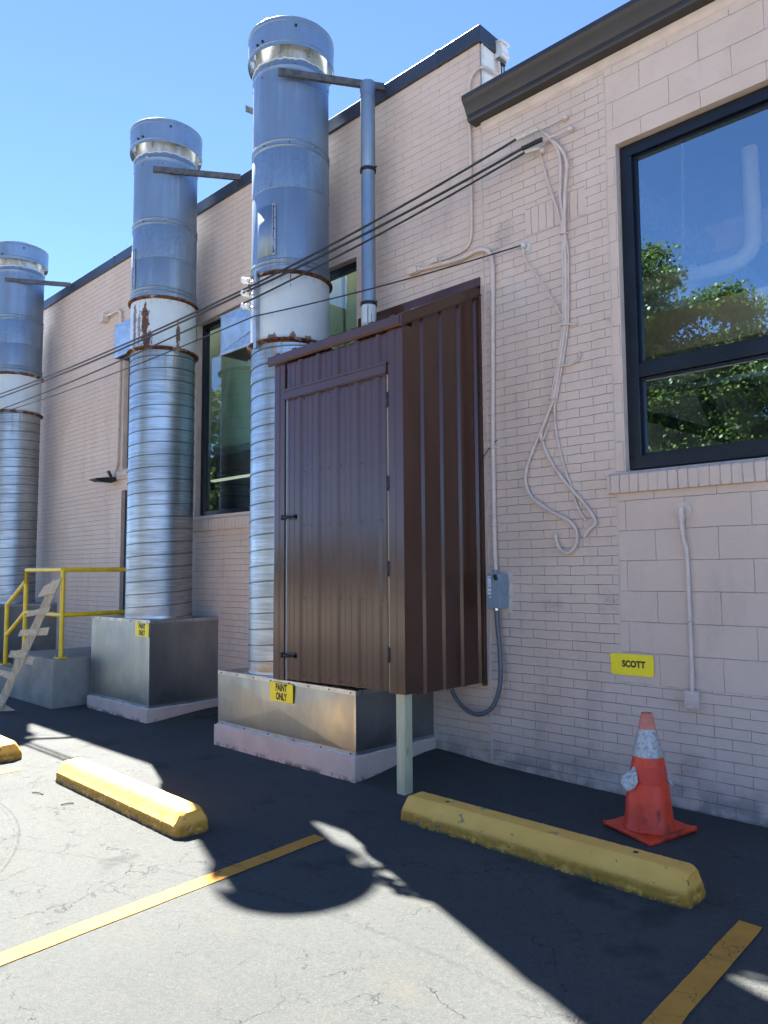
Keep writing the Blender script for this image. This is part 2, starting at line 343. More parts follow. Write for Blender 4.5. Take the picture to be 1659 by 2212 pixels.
def spiral_stained(zt, zf, foot=0.6):
    n = galv('spiral_galvanised_stained', (0.37, 0.41, 0.44), 0.42, 1.0, (3, 3, 60), 0.20)
    o = n.coord(); s = n.sep(o); ang = n.math('ARCTAN2', s[1], s[0])
    v = n.comb(n.math('MULTIPLY', ang, 0.37), s[2], 0.0)
    base = n.p.inputs['Base Color'].links[0].from_socket
    run = n.math('MULTIPLY', n.ramp(n.noise(n.mapping(v, (1, 0.05, 1)), 26, 4, 0.6), 0.50, 0.68), n.ramp(s[2], zt - 0.55, zt))
    c = n.mix(n.math('MULTIPLY', run, 0.85), base, (0.30, 0.20, 0.10))
    ft = n.math('MULTIPLY', n.ramp(s[2], zf + 0.20, zf), n.ramp(n.noise(v, 5, 4), 0.42, 0.62))
    c = n.mix(n.math('MULTIPLY', ft, foot), c, (0.34, 0.21, 0.08))
    n.set(color=c, metal=n.math('SUBTRACT', 1.0, n.math('MULTIPLY', n.math('MAXIMUM', run, ft), 0.7))); return n.m

def shedpaint(name='brown_panel_paint'):
    n = N(name); p = n.geo()
    f = n.noise(n.mapping(p, (1, 1, 0.4)), 3.0, 5)
    c = n.mix(n.ramp(f, 0.3, 0.7), (0.066, 0.0275, 0.0165), (0.076, 0.0320, 0.0195))
    sp = n.ramp(n.noise(p, 150, 1), 0.82, 0.84)
    c = n.mix(n.math('MULTIPLY', sp, 0.4), c, (0.3, 0.28, 0.26))
    h = n.noise(n.mapping(p, (2.2, 2.2, 1.4)), 2.0, 2)
    n.set(color=c, rough=n.ramp(f, 0.2, 0.8, 0.15, 0.20), spec=0.50, normal=n.bump(h, 0.004, 0.5)); return n.m
MT['shed'] = shedpaint()

def wood(name, a, b, axis=2, scale=1.0, knots=True):
    n = N(name); o = n.coord(); sc = [22, 22, 22]; sc[axis] = 1.6
    v = n.mapping(o, tuple(x * scale for x in sc))
    g = n.noise(v, 1.4, 5, 0.6, dist=1.2); fine = n.noise(n.mapping(o, tuple((160 if i != axis else 6) for i in range(3))), 1.0, 3)
    c = n.mix(n.ramp(g, 0.35, 0.65), a, b)
    c = n.mix(n.math('MULTIPLY', n.ramp(fine, 0.5, 0.75), 0.25), c, tuple(x * 0.5 for x in a))
    kn = n.ramp(n.noise(n.mapping(o, tuple((1.0 if i != axis else 0.6) for i in range(3))), 9, 1), 0.745, 0.78)
    c = n.mix(n.math('MULTIPLY', kn, 0.6), c, tuple(x * 0.35 for x in a))
    n.set(color=c, rough=0.7, spec=0.3, normal=n.bump(n.math('ADD', g, fine), 0.002)); return n.m
MT['post'] = wood('treated_timber', (0.50, 0.48, 0.29), (0.62, 0.59, 0.38))
MT['pallet'] = wood('weathered_plank', (0.50, 0.38, 0.235), (0.66, 0.52, 0.34))
MT['palletx'] = wood('weathered_cleat', (0.58, 0.45, 0.285), (0.74, 0.60, 0.40), axis=0)

def concrete():
    n = N('rough_concrete'); o = n.coord()
    c = n.mix(n.ramp(n.noise(o, 3, 6, 0.6), 0.3, 0.7), (0.24, 0.225, 0.19), (0.36, 0.335, 0.285))
    c = n.mix(n.math('MULTIPLY', n.ramp(n.noise(n.mapping(o, (5, 5, 0.6)), 1.6, 5), 0.52, 0.7), 0.4), c, (0.12, 0.10, 0.085))
    n.set(color=c, rough=0.85, spec=0.3, normal=n.bump(n.noise(o, 55, 6, 0.7), 0.010)); return n.m
MT['concrete'] = concrete()

def conemat(name, base, dark, k):
    n = N(name); o = n.coord()
    c = n.mix(n.ramp(n.noise(o, 7, 5), 0.3, 0.7), base, tuple(x * 0.8 for x in base))
    sc = n.ramp(n.noise(n.mapping(o, (1, 1, 0.6)), 8.5, 6, 0.66), 0.52, 0.70)
    c = n.mix(n.math('MULTIPLY', sc, k), c, dark)
    n.set(color=c, rough=n.ramp(sc, 0, 1, 0.42, 0.7), spec=0.45, normal=n.bump(n.noise(o, 22, 4), 0.004)); return n.m
MT['cone'] = conemat('scuffed_orange_rubber', (0.95, 0.070, 0.018), (0.22, 0.030, 0.014), 0.85)
MT['conetop'] = conemat('faded_orange_rubber', (0.80, 0.24, 0.14), (0.05, 0.03, 0.025), 0.5)
def band():
    n = N('orange_prismatic_band'); o = n.coord(); s = n.sep(o)
    w = n.new('ShaderNodeTexWave', bands_direction='DIAGONAL'); n.lk(n.mapping(o, (1, 1, 1)), w.inputs[0]); w.inputs['Scale'].default_value = 38
    c = n.mix(w.outputs['Fac'], (0.85, 0.05, 0.022), (0.98, 0.11, 0.055))
    n.set(color=c, rough=0.28, spec=0.6, normal=n.bump(w.outputs['Fac'], 0.003)); return n.m
MT['coneband'] = band()
def foil():
    n = N('cracked_silver_sheeting'); o = n.coord()
    f = n.noise(n.mapping(o, (1, 1, 1)), 58, 5, 0.7)
    c = n.mix(n.ramp(f, 0.36, 0.56), (0.30, 0.285, 0.265), (0.56, 0.535, 0.49))
    n.set(color=c, rough=0.42, metal=0.35, spec=0.6, normal=n.bump(f, 0.004)); return n.m
MT['foil'] = foil()
def signmat():
    n = N('yellow_sign_vinyl'); o = n.coord()
    c = n.mix(n.ramp(n.noise(o, 10, 5), 0.3, 0.7), (0.93, 0.72, 0.006), (0.97, 0.77, 0.010))
    n.set(color=c, rough=0.38, spec=0.5); return n.m
MT['sign'] = signmat()
MT['ink'] = plain('black_print', (0.016, 0.015, 0.013), 0.5, var=0.2)

def glassmat(name, tint, r0, r90, gcol=(0.92, 0.96, 1.0)):
    n = N(name)
    fr = n.new('ShaderNodeFresnel'); fr.inputs['IOR'].default_value = 1.5
    f = n.ramp(fr.outputs[0], 0.04, 0.6, r0, r90, smooth=False)
    tr = n.new('ShaderNodeBsdfTransparent'); tr.inputs[0].default_value = (*tint, 1)
    gl = n.new('ShaderNodeBsdfGlossy'); gl.inputs['Roughness'].default_value = 0.0; gl.inputs['Color'].default_value = (*gcol, 1)
    wv = n.bump(n.noise(n.geo(), 1.1, 1), 0.004, 0.35); n.lk(wv, gl.inputs['Normal'])
    mx = n.new('ShaderNodeMixShader'); n.put(mx.inputs[0], f); n.lk(tr.outputs[0], mx.inputs[1]); n.lk(gl.outputs[0], mx.inputs[2])
    n.lk(mx.outputs[0], n.out.inputs['Surface']); return n.m
MT['glass'] = glassmat('reflective_glass', (0.85, 0.92, 0.88), 0.42, 0.9, (0.72, 0.92, 1.0))
MT['glass_l'] = glassmat('tinted_glass', (0.72, 0.92, 0.84), 0.17, 0.8)

def leafmat(name, a, b):
    n = N(name); g = n.new('ShaderNodeNewGeometry')
    c = n.mix(g.outputs['Random Per Island'], a, b)
    n.set(color=c, rough=0.5, spec=0.4)
    tl = n.new('ShaderNodeBsdfTranslucent'); n.lk(n.mix(0.5, c, (0.16, 0.22, 0.02)), tl.inputs[0])
    mx = n.new('ShaderNodeMixShader'); mx.inputs[0].default_value = 0.35
    n.lk(n.p.outputs[0], mx.inputs[1]); n.lk(tl.outputs[0], mx.inputs[2]); n.lk(mx.outputs[0], n.out.inputs['Surface']); return n.m
MT['leaf'] = leafmat('maple_leaves', (0.035, 0.085, 0.018), (0.095, 0.150, 0.030))
MT['leaf2'] = leafmat('dark_leaves', (0.025, 0.065, 0.018), (0.065, 0.115, 0.025))
MT['bark'] = plain('bark', (0.10, 0.08, 0.06), 0.9, var=0.35, nscale=8, bumpd=0.02, bscale=14)

# ------------------------------------------------------------------ mesh helpers
class MB:
    def __init__(s): s.v = []; s.f = []; s.mi = []; s.sm = []
    def add(s, verts, faces, mi=0, sm=False):
        b = len(s.v); s.v += [tuple(p) for p in verts]
        for f in faces: s.f.append([b + i for i in f]); s.mi.append(mi); s.sm.append(sm)
    def box(s, x0, x1, y0, y1, z0, z1, mi=0, skip=()):
        v = [(x0, y0, z0), (x1, y0, z0), (x1, y1, z0), (x0, y1, z0), (x0, y0, z1), (x1, y0, z1), (x1, y1, z1), (x0, y1, z1)]
        fs = dict(b=(0, 3, 2, 1), t=(4, 5, 6, 7), f=(0, 1, 5, 4), k=(2, 3, 7, 6), l=(3, 0, 4, 7), r=(1, 2, 6, 5))
        s.add(v, [f for k, f in fs.items() if k not in skip], mi)
    def obox(s, c, ax, ay, az, hx, hy, hz, mi=0):
        c = Vector(c); P = []
        for k in ((-1, -1, -1), (1, -1, -1), (1, 1, -1), (-1, 1, -1), (-1, -1, 1), (1, -1, 1), (1, 1, 1), (-1, 1, 1)):
            P.append(c + Vector(ax) * hx * k[0] + Vector(ay) * hy * k[1] + Vector(az) * hz * k[2])
        s.add(P, [(0, 3, 2, 1), (4, 5, 6, 7), (0, 1, 5, 4), (2, 3, 7, 6), (3, 0, 4, 7), (1, 2, 6, 5)], mi)
    def tube(s, pts, r, n=8, caps=True, mi=0):
        pts = [Vector(p) for p in pts]; m = len(pts); rr = r if isinstance(r, (list, tuple)) else [r] * m
        verts = []; up = None
        for i, p in enumerate(pts):
            t = (pts[min(i + 1, m - 1)] - pts[max(i - 1, 0)])
            if t.length < 1e-9: t = Vector((0, 0, 1))
            t.normalize()
            if up is None:
                up = Vector((0, 0, 1)) if abs(t.z) < 0.9 else Vector((1, 0, 0))
            a = up - t * up.dot(t)
            if a.length < 1e-6: a = t.orthogonal()
            a.normalize(); up = a; b = t.cross(a)
            for k in range(n):
                q = 2 * math.pi * k / n
                verts.append(p + a * math.cos(q) * rr[i] + b * math.sin(q) * rr[i])
        fs = []
        for i in range(m - 1):
            for k in range(n):
                k2 = (k + 1) % n; fs.append((i * n + k, i * n + k2, (i + 1) * n + k2, (i + 1) * n + k))
        s.add(verts, fs, mi, True)
        if caps:
            s.add(verts[:n][::-1], [tuple(range(n))], mi); s.add(verts[-n:], [tuple(range(n))], mi)
    def lathe(s, prof, cx, cy, n=48, mi=0, cap0=False, cap1=False, sm=True):
        verts = []; m = len(prof)
        for r, z in prof:
            for k in range(n):
                q = 2 * math.pi * k / n; verts.append((cx + r * math.cos(q), cy + r * math.sin(q), z))
        fs = [(i * n + k, i * n + (k + 1) % n, (i + 1) * n + (k + 1) % n, (i + 1) * n + k) for i in range(m - 1) for k in range(n)]
        s.add(verts, fs, mi, sm)
        if cap0: s.add(verts[:n][::-1], [tuple(range(n))], mi)
        if cap1: s.add(verts[-n:], [tuple(range(n))], mi)
    def prism(s, poly, a, b, axis='x', mi=0, caps=True):
        """poly: 2-D points, extruded from a to b along the axis; x -> (y,z), y -> (x,z), z -> (x,y)"""
        def P(p, t): return (t, p[0], p[1]) if axis == 'x' else (p[0], t, p[1]) if axis == 'y' else (p[0], p[1], t)
        n = len(poly); v = [P(p, a) for p in poly] + [P(p, b) for p in poly]
        s.add(v, [(i, (i + 1) % n, n + (i + 1) % n, n + i) for i in range(n)], mi)
        if caps: s.add(v, [tuple(range(n))[::-1], tuple(range(n, 2 * n))], mi)
    def sheet(s, prof, a, b, axis='x', mi=0, th=0.0):
        def P(p, t): return (t, p[0], p[1]) if axis == 'x' else (p[0], t, p[1]) if axis == 'y' else (p[0], p[1], t)
        n = len(prof); A = a if callable(a) else (lambda p: a); B = b if callable(b) else (lambda p: b)
        v = [P(p, A(p)) for p in prof] + [P(p, B(p)) for p in prof]
        s.add(v, [(i, i + 1, n + i + 1, n + i) for i in range(n - 1)], mi)
    def merge(s, o, mi):
        b = len(s.v); s.v += o.v; s.f += [[b + i for i in f] for f in o.f]; s.mi += [mi] * len(o.f); s.sm += o.sm
    def build(s, name, mats, parent=None, bevel=0.0, solid=0.0, recalc=True, angle=35, seg=2):
        me = bpy.data.meshes.new(name)
        off = parent['wl'] if parent is not None else (0, 0, 0)
        me.from_pydata([(p[0] - off[0], p[1] - off[1], p[2] - off[2]) for p in s.v], [], s.f)
        mats = mats if isinstance(mats, (list, tuple)) else [mats]
        for m in mats: me.materials.append(MT[m] if isinstance(m, str) else m)
        me.polygons.foreach_set('material_index', s.mi); me.polygons.foreach_set('use_smooth', s.sm)
        me.update()
        if recalc:
            bm = bmesh.new(); bm.from_mesh(me); bmesh.ops.remove_doubles(bm, verts=bm.verts, dist=1e-5); bmesh.ops.recalc_face_normals(bm, faces=bm.faces); bm.to_mesh(me); bm.free()
        if any(s.sm):
            keep = np.empty(len(me.polygons), dtype=bool); me.polygons.foreach_get('use_smooth', keep)
            me.set_sharp_from_angle(angle=R(angle)); me.polygons.foreach_set('use_smooth', keep); me.update()
        o = bpy.data.objects.new(name, me); COL.objects.link(o)
        if parent is not None: o.parent = parent
        o['wl'] = off
        if solid:
            md = o.modifiers.new('solid', 'SOLIDIFY'); md.thickness = solid; md.offset = 0
        if bevel:
            md = o.modifiers.new('bevel', 'BEVEL'); md.width = bevel; md.segments = seg; md.limit_method = 'ANGLE'; md.angle_limit = R(40)
        return o

def tag(o, label, cat, group=None, kind=None):
    o['label'] = label; o['category'] = cat
    if group: o['group'] = group
    if kind: o['kind'] = kind
    return o
def thing(name, label, cat, loc=(0, 0, 0), group=None):
    o = bpy.data.objects.new(name, None); COL.objects.link(o); o.location = loc; o['wl'] = tuple(loc)
    o.empty_display_size = 0.1
    return tag(o, label, cat, group)

def curve(pts, n=10):
    """Catmull-Rom through points"""
    P = [Vector(p) for p in pts]; out = []
    for i in range(len(P) - 1):
        p0 = P[max(i - 1, 0)]; p1 = P[i]; p2 = P[i + 1]; p3 = P[min(i + 2, len(P) - 1)]
        for k in range(n):
            t = k / n
            out.append(0.5 * ((2 * p1) + (p2 - p0) * t + (2 * p0 - 5 * p1 + 4 * p2 - p3) * t * t + (3 * p1 - p0 - 3 * p2 + p3) * t ** 3))
    out.append(P[-1]); return out

def text(mb, string, size, origin, right, up, sx=1.0, bold=0.0, depth=0.0012, mi=0, align='CENTER'):
    cu = bpy.data.curves.new('t', 'FONT'); cu.body = string; cu.size = 1.0; cu.align_x = align; cu.align_y = 'CENTER'
    cu.offset = bold; cu.resolution_u = 4; cu.extrude = 0.0
    ob = bpy.data.objects.new('t', cu); COL.objects.link(ob)
    dg = bpy.context.evaluated_depsgraph_get(); dg.update()
    me = bpy.data.meshes.new_from_object(ob.evaluated_get(dg))
    right = Vector(right); up = Vector(up); nrm = right.cross(up); o = Vector(origin)
    mb.add([o + right * v.co.x * size * sx + up * v.co.y * size + nrm * depth for v in me.vertices], [tuple(p.vertices) for p in me.polygons], mi)
    bpy.data.objects.remove(ob); bpy.data.curves.remove(cu); bpy.data.meshes.remove(me)

def screws(mb, pts, nrm, r=0.006, h=0.004, mi=0):
    nrm = Vector(nrm)
    for p in pts: mb.tube([Vector(p), Vector(p) + nrm * h], r, 6, True, mi)

# ------------------------------------------------------------------ ground
def wallz(x): return float(np.interp(x, [-9.0, -4.6, -4.13, -3.5, -2.4, -1.5, 4], [0.0, 0.03, 0.05, 0.01, -0.016, -0.02, -0.02]))
def gz(x, y):
    t = min(1.0, max(0.0, (y + 0.95) / 0.95)); t = t * t * (3 - 2 * t)
    return -0.055 + (wallz(x) + 0.055) * t
xs = np.concatenate([[-900, -300, -120, -60, -30, -20], np.arange(-14, 4.01, 0.25), [6, 10, 20, 40, 90, 300, 900]])
ys = np.concatenate([[-900, -300, -120, -60, -30, -18, -12, -8, -6, -5, -4], np.arange(-3, 0.31, 0.15), [2, 8, 20, 60, 300, 900]])
g = MB(); nx, ny = len(xs), len(ys)
g.add([(x, y, gz(x, min(y, 0.0)) if y < 0.5 else wallz(x)) for y in ys for x in xs],
      [(j * nx + i, j * nx + i + 1, (j + 1) * nx + i + 1, (j + 1) * nx + i) for j in range(ny - 1) for i in range(nx - 1)], 0, True)
go = g.build('parking_lot', 'asphalt', recalc=False); go['kind'] = 'structure'; go['label'] = 'grey asphalt parking lot with fine cracks'; 

ym = N('bounce_yard_concrete'); yo = ym.geo()  # unseen pale ground, added to bounce warm sunlight onto the shaded wall
yc = ym.mix(ym.ramp(ym.noise(yo, 0.5, 5), 0.3, 0.7), (0.25, 0.22, 0.18), (0.29, 0.26, 0.215))
MT['yard'] = ym.set(color=ym.mix(ym.ramp(ym.noise(yo, 40, 3), 0.4, 0.7, 0, 0.4), yc, (0.21, 0.185, 0.155)), rough=0.85, spec=0.3)
yb = MB(); yb.add([(-70, -40, -0.051), (50, -40, -0.051), (50, -8.6, -0.051), (-70, -8.6, -0.051)], [(0, 1, 2, 3)], 0)
yo_ = yb.build('bounce_yard', 'yard', recalc=False); yo_['kind'] = 'structure'; yo_['label'] = 'pale concrete yard added out of view to bounce sunlight onto the wall'

# ------------------------------------------------------------------ wall helper
def wall_panel(mb, x0, x1, z0, z1, mi, y=0.0):
    mb.add([(x0, y, z0), (x1, y, z0), (x1, y, z1), (x0, y, z1)], [(0, 1, 2, 3)], mi)
def reveal(mb, x0, x1, z0, z1, d, mi):
    mb.add([(x0, 0, z0), (x0, d, z0), (x0, d, z1), (x0, 0, z1)], [(0, 1, 2, 3)], mi)
    mb.add([(x1, 0, z0), (x1, 0, z1), (x1, d, z1), (x1, d, z0)], [(0, 1, 2, 3)], mi)
    mb.add([(x0, 0, z1), (x0, d, z1), (x1, d, z1), (x1, 0, z1)], [(0, 1, 2, 3)], mi)
    mb.add([(x0, 0, z0), (x1, 0, z0), (x1, d, z0), (x0, d, z0)], [(0, 1, 2, 3)], mi)
def frame_ring(mb, x0, x1, z0, z1, y0, y1, w):
    mb.box(x0, x1, y0, y1, z1 - w, z1); mb.box(x0, x1, y0, y1, z0, z0 + w)
    mb.box(x0, x0 + w, y0, y1, z0 + w, z1 - w); mb.box(x1 - w, x1, y0, y1, z0 + w, z1 - w)

# ------------------------------------------------------------------ tall brick building (left)
SEAM = -3.54
B1 = thing('brick_building', 'tall taupe painted brick building with dark metal coping behind the ducts', 'building', (SEAM, 0, 0))
w = MB()
ops = [(-9.655, -8.35, 2.90, 4.94), (-9.655, -8.70, 0.50, 2.61), (-7.80, -5.02, 2.15, 4.475)]   # window, door, window
cols = sorted({-30.0, SEAM} | {o[0] for o in ops} | {o[1] for o in ops})
for a, b in zip(cols[:-1], cols[1:]):
    cuts = sorted([(o[2], o[3]) for o in ops if o[0] <= a + 1e-6 and o[1] >= b - 1e-6]); z = -0.3
    for c0, c1 in cuts:
        wall_panel(w, a, b, z, c0, 0); z = c1
    wall_panel(w, a, b, z, 5.90, 0)
for o in ops: reveal(w, o[0], o[1], o[2], o[3], 0.14, 1)
w.add([(SEAM, 0, 4.9), (SEAM, 0.30, 4.9), (SEAM, 0.30, 5.9), (SEAM, 0, 5.9)], [(0, 1, 2, 3)], 1)
w.add([(SEAM, 0.30, 4.9), (-30, 0.30, 4.9), (-30, 0.30, 5.9), (SEAM, 0.30, 5.9)], [(0, 1, 2, 3)], 1)
w.build('wall', ['brick_old', 'paint'], B1, recalc=False)
rf = MB(); rf.box(-30, SEAM - 0.0, 0.32, 3.4, 5.25, 5.40); rf.box(-30, SEAM, 5.4, 14, 5.25, 5.40); rf.build('roof', 'roofing', B1)  # gap between the slabs added to let daylight into the room
cp = MB()
cp.box(-30, SEAM + 0.03, -0.03, 0.335, 5.845, 5.985)
for xx in np.arange(-28, SEAM, 3.0): cp.box(xx, xx + 0.05, -0.034, 0.338, 5.843, 5.989)
cp.build('coping', 'coping', B1, bevel=0.006)
pn = MB(); pn.box(SEAM + 0.002, SEAM + 0.012, 0.035, 0.315, 5.10, 5.843); pn.build('end_panel', 'white_panel', B1)
sq = MB(); 
sq.tube(curve([(SEAM + 0.012 + 0.003 * random.random(), 0.018 + 0.008 * random.random(), z) for z in np.linspace(5.15, 5.84, 16)], 3), 0.010, 6); sq.build('sealant_bead', 'seal', B1)
# windows of the brick building
def sash(parent, x0, x1, z0, z1, y, rails=(), fw=0.06, gm='glass_l', mull=()):
    fo = MB(); frame_ring(fo, x0, x1, z0, z1, y, y + 0.07, fw)
    for z in rails: fo.box(x0 + fw, x1 - fw, y + 0.004, y + 0.066, z - 0.035, z + 0.035)
    for x in mull: fo.box(x - 0.03, x + 0.03, y + 0.003, y + 0.067, z0 + fw, z1 - fw)
    wn = fo.build('window', 'frame', parent, bevel=0.004)
    zz = [z0 + fw * 0.6] + [z for z in rails] + [z1 - fw * 0.6]
    gl = MB()
    for a, b in zip(zz[:-1], zz[1:]):
        gl.box(x0 + fw * 0.6, x1 - fw * 0.6, y + 0.034, y + 0.036, a, b - 0.002, skip=('b', 't', 'l', 'r', 'k'))
    gl.build('pane', gm, wn, recalc=False)
    return wn
sash(B1, -7.80, -5.02, 2.15, 4.475, 0.07, mull=())
sash(B1, -9.655, -8.35, 2.90, 4.94, 0.07)
def brick_sill(parent, x0, x1, z0, z1, out=0.035):
    s_ = MB(); s_.prism([(0.06, z0), (0.06, z1 + 0.035), (0.0, z1 + 0.02), (-out, z1), (-out, z0)], x0, x1, 'x'); return s_.build('sill', 'rowlock', parent, bevel=0.006)
brick_sill(B1, -7.90, -4.92, 1.97, 2.10)
brick_sill(B1, -9.76, -8.25, 2.76, 2.87)
d = MB(); d.box(-9.655, -9.60, 0.05, 0.12, 0.5, 2.61); d.box(-9.60, -8.755, 0.05, 0.12, 2.55, 2.61); d.box(-8.755, -8.70, 0.05, 0.12, 0.5, 2.61)
dr = d.build('door_frame', 'gutter', B1, bevel=0.004)
d = MB(); d.box(-9.598, -8.757, 0.07, 0.11, 0.51, 2.548); dl = d.build('door', 'gutter', B1)
hd = MB(); hd.tube([(-8.82, 0.07, 1.5), (-8.82, 0.02, 1.5), (-8.90, 0.02, 1.5)], 0.012, 6); hd.build('handle', 'chrome', dl)
# room behind the windows
rm = MB()
rm.add([(-14, 0.16, 0), (SEAM - 0.05, 0.16, 0), (SEAM - 0.05, 8, 0), (-14, 8, 0), (-14, 0.16, 5.24), (SEAM - 0.05, 0.16, 5.24), (SEAM - 0.05, 8, 5.24), (-14, 8, 5.24)],
       [(0, 1, 2, 3), (2, 6, 7, 3), (3, 7, 4, 0), (1, 5, 6, 2)], 0)
rm.build('room', 'intdark', B1, recalc=False)
for xx in (-12, -10.3, -8.6, -6.9, -5.2):
    b_ = MB(); b_.box(xx, xx + 0.12, 0.5, 8, 3.05, 3.30); b_.build('ceiling_beam', 'steel_dark', B1)
tb = MB(); tb.box(-10.9, -9.2, 2.2, 2.28, 3.02, 3.05); tb.build('fluorescent_or_fill_lamp', 'tube', B1)
tb = MB(); tb.box(-9.6, -4.2, 0.20, 0.26, 4.96, 5.0); tb.build('fluorescent_or_fill_lamp', 'fill_tube', B1)  # fill strip added out of sight above the window to light the hoppers
tb = MB(); tb.box(-9.4, -7.6, 3.4, 3.48, 2.75, 2.78); tb.build('fluorescent_or_fill_lamp', 'tube', B1)
# hoppers seen through the glass
for cx in (-8.0, -6.4, -4.9):
    hp = thing('sheet_metal_hopper', {-8.0: 'pale tapering sheet metal hopper behind the tinted window between two ducts', -6.4: 'pale sheet metal hopper behind the tinted window right beside the tall front duct', -4.9: 'pale sheet metal hopper behind the glass beside the thin vent pipe'}[cx], 'duct hopper', (cx, 1.0, 3.0), 'hoppers inside the brick building')
    h_ = MB()
    t = [(cx - 0.72, 0.40, 4.75), (cx + 0.72, 0.40, 4.75), (cx + 0.72, 1.5, 4.75), (cx - 0.72, 1.5, 4.75)]
    q = [(cx - 0.74, 0.45, 3.02), (cx + 0.74, 0.45, 3.02), (cx + 0.74, 1.5, 3.02), (cx - 0.74, 1.5, 3.02)]
    k = [(cx - 0.10, 0.47, 3.02), (cx + 0.30, 0.36, 4.75)]
    h_.add(t + q, [(0, 3, 2, 1), (0, 1, 5, 4), (1, 2, 6, 5), (2, 3, 7, 6), (3, 0, 4, 7)], 0)
    h_.add([(cx - 0.60, 0.425, 4.74), (cx + 0.55, 0.425, 4.74), (cx + 0.02, 0.33, 3.06)], [(0, 1, 2)], 0)
    h_.add([(cx - 0.60, 0.425, 4.74), (cx + 0.02, 0.33, 3.06), (cx + 0.02, 0.44, 3.06)], [(0, 1, 2)], 0)
    h_.add([(cx + 0.55, 0.425, 4.74), (cx + 0.02, 0.44, 3.06), (cx + 0.02, 0.33, 3.06)], [(0, 1, 2)], 0)
    h_.build('hopper_body', 'hopper', hp, recalc=False)
    fl = MB(); fl.box(cx - 0.80, cx + 0.80, 0.38, 1.56, 2.93, 3.018); fl.build('flange', 'zincbar', hp)

# ------------------------------------------------------------------ low block building (right)
B2 = thing('block_building', 'taupe painted brick and block building with large dark framed window and gutter', 'building', (SEAM, 0, 0))
w = MB(); X1 = -2.45; XR = 7.0; WT = 5.165
wall_panel(w, SEAM, X1, -0.3, 4.055, 0); wall_panel(w, X1, XR, -0.3, 0.733, 0)
wall_panel(w, SEAM, -3.13, 4.055, 4.27, 0); wall_panel(w, -3.13, -2.62, 4.055, 4.27, 2); wall_panel(w, -2.62, X1, 4.055, 4.27, 0); wall_panel(w, SEAM, X1, 4.27, WT, 0)
WX0, WX1, WZ0, WZ1 = -2.374, -0.35, 2.150, 4.479
wall_panel(w, X1, XR, 0.733, WZ0, 1); wall_panel(w, X1, WX0, WZ0, WZ1, 1); wall_panel(w, WX1, XR, WZ0, WZ1, 1); wall_panel(w, X1, XR, WZ1, WT, 1)
reveal(w, WX0, WX1, WZ0, WZ1, 0.16, 3)
w.build('wall', ['brick', 'block', 'soldier', 'paint'], B2, recalc=False)
jt = MB()
def joint_line(x, z0, z1, r=0.006):
    jt.tube(curve([(x + random.uniform(-0.006, 0.006), -0.001, z) for z in np.linspace(z0, z1, 22)], 2), r, 6)
joint_line(SEAM + 0.004, 0.02, 5.1, 0.007); joint_line(X1 + 0.003, 0.74, 5.1, 0.005)
jt.build('caulked_joint', 'paint', B2)
rf = MB(); rf.box(SEAM + 0.05, XR, 0.165, 3.6, 5.19, 5.27); rf.box(SEAM + 0.05, XR, 4.2, 14, 5.19, 5.27); rf.build('roof', 'roofing', B2)  # roof left open in the middle, an added opening that brightens the interior
# gutter
G0 = -3.585
prof = [(0.002, 5.315), (0.002, 5.135), (-0.105, 5.135), (-0.112, 5.150), (-0.112, 5.172), (-0.122, 5.180), (-0.135, 5.205), (-0.148, 5.235), (-0.170, 5.262), (-0.185, 5.285), (-0.187, 5.318), (-0.175, 5.322), (-0.172, 5.310)]
gt = MB(); gt.sheet(prof, G0, XR, 'x'); 
ep = [(0.002, 5.315)] + prof[1:11]
gt.prism(ep, G0 - 0.004, G0 - 0.001, 'x')
gto = gt.build('gutter', 'gutter', B2, solid=0.003)
sf = MB(); sf.prism([(0.0, 5.06), (-0.012, 5.07), (-0.025, 5.10), (-0.028, 5.131), (0.0, 5.131)], SEAM + 0.02, XR, 'x'); sf.build('frieze_moulding', 'paint', B2)
# big window
fw = 0.085
fo = MB(); frame_ring(fo, WX0 + 0.004, WX1 - 0.004, WZ0 + 0.02, WZ1 - 0.004, 0.055, 0.135, fw)
wn = fo.build('window', 'frame', B2, bevel=0.005)
ib = MB(); frame_ring(ib, WX0 + fw + 0.002, WX1 - fw - 0.002, 2.893, WZ1 - fw - 0.006, 0.085, 0.125, 0.022); frame_ring(ib, WX0 + fw + 0.002, WX1 - fw - 0.002, WZ0 + fw + 0.022, 2.80, 0.085, 0.125, 0.022)
ib.build('sash', 'frame', wn, bevel=0.003)
rl = MB(); rl.box(WX0 + fw + 0.002, WX1 - fw - 0.002, 0.06, 0.13, 2.802, 2.891); rl.build('rail', 'frame', wn, bevel=0.004)
gl = MB(); gl.box(WX0 + fw, WX1 - fw, 0.105, 0.107, 2.86, WZ1 - fw, skip=('b', 't', 'l', 'r', 'k')); gl.build('pane', 'glass', wn, recalc=False)
gl = MB(); gl.box(WX0 + fw, WX1 - fw, 0.105, 0.107, WZ0 + fw, 2.83, skip=('b', 't', 'l', 'r', 'k')); gl.build('pane', 'glass', wn, recalc=False)
brick_sill(B2, -2.50, WX1 + 0.1, 2.006, 2.128, 0.038)
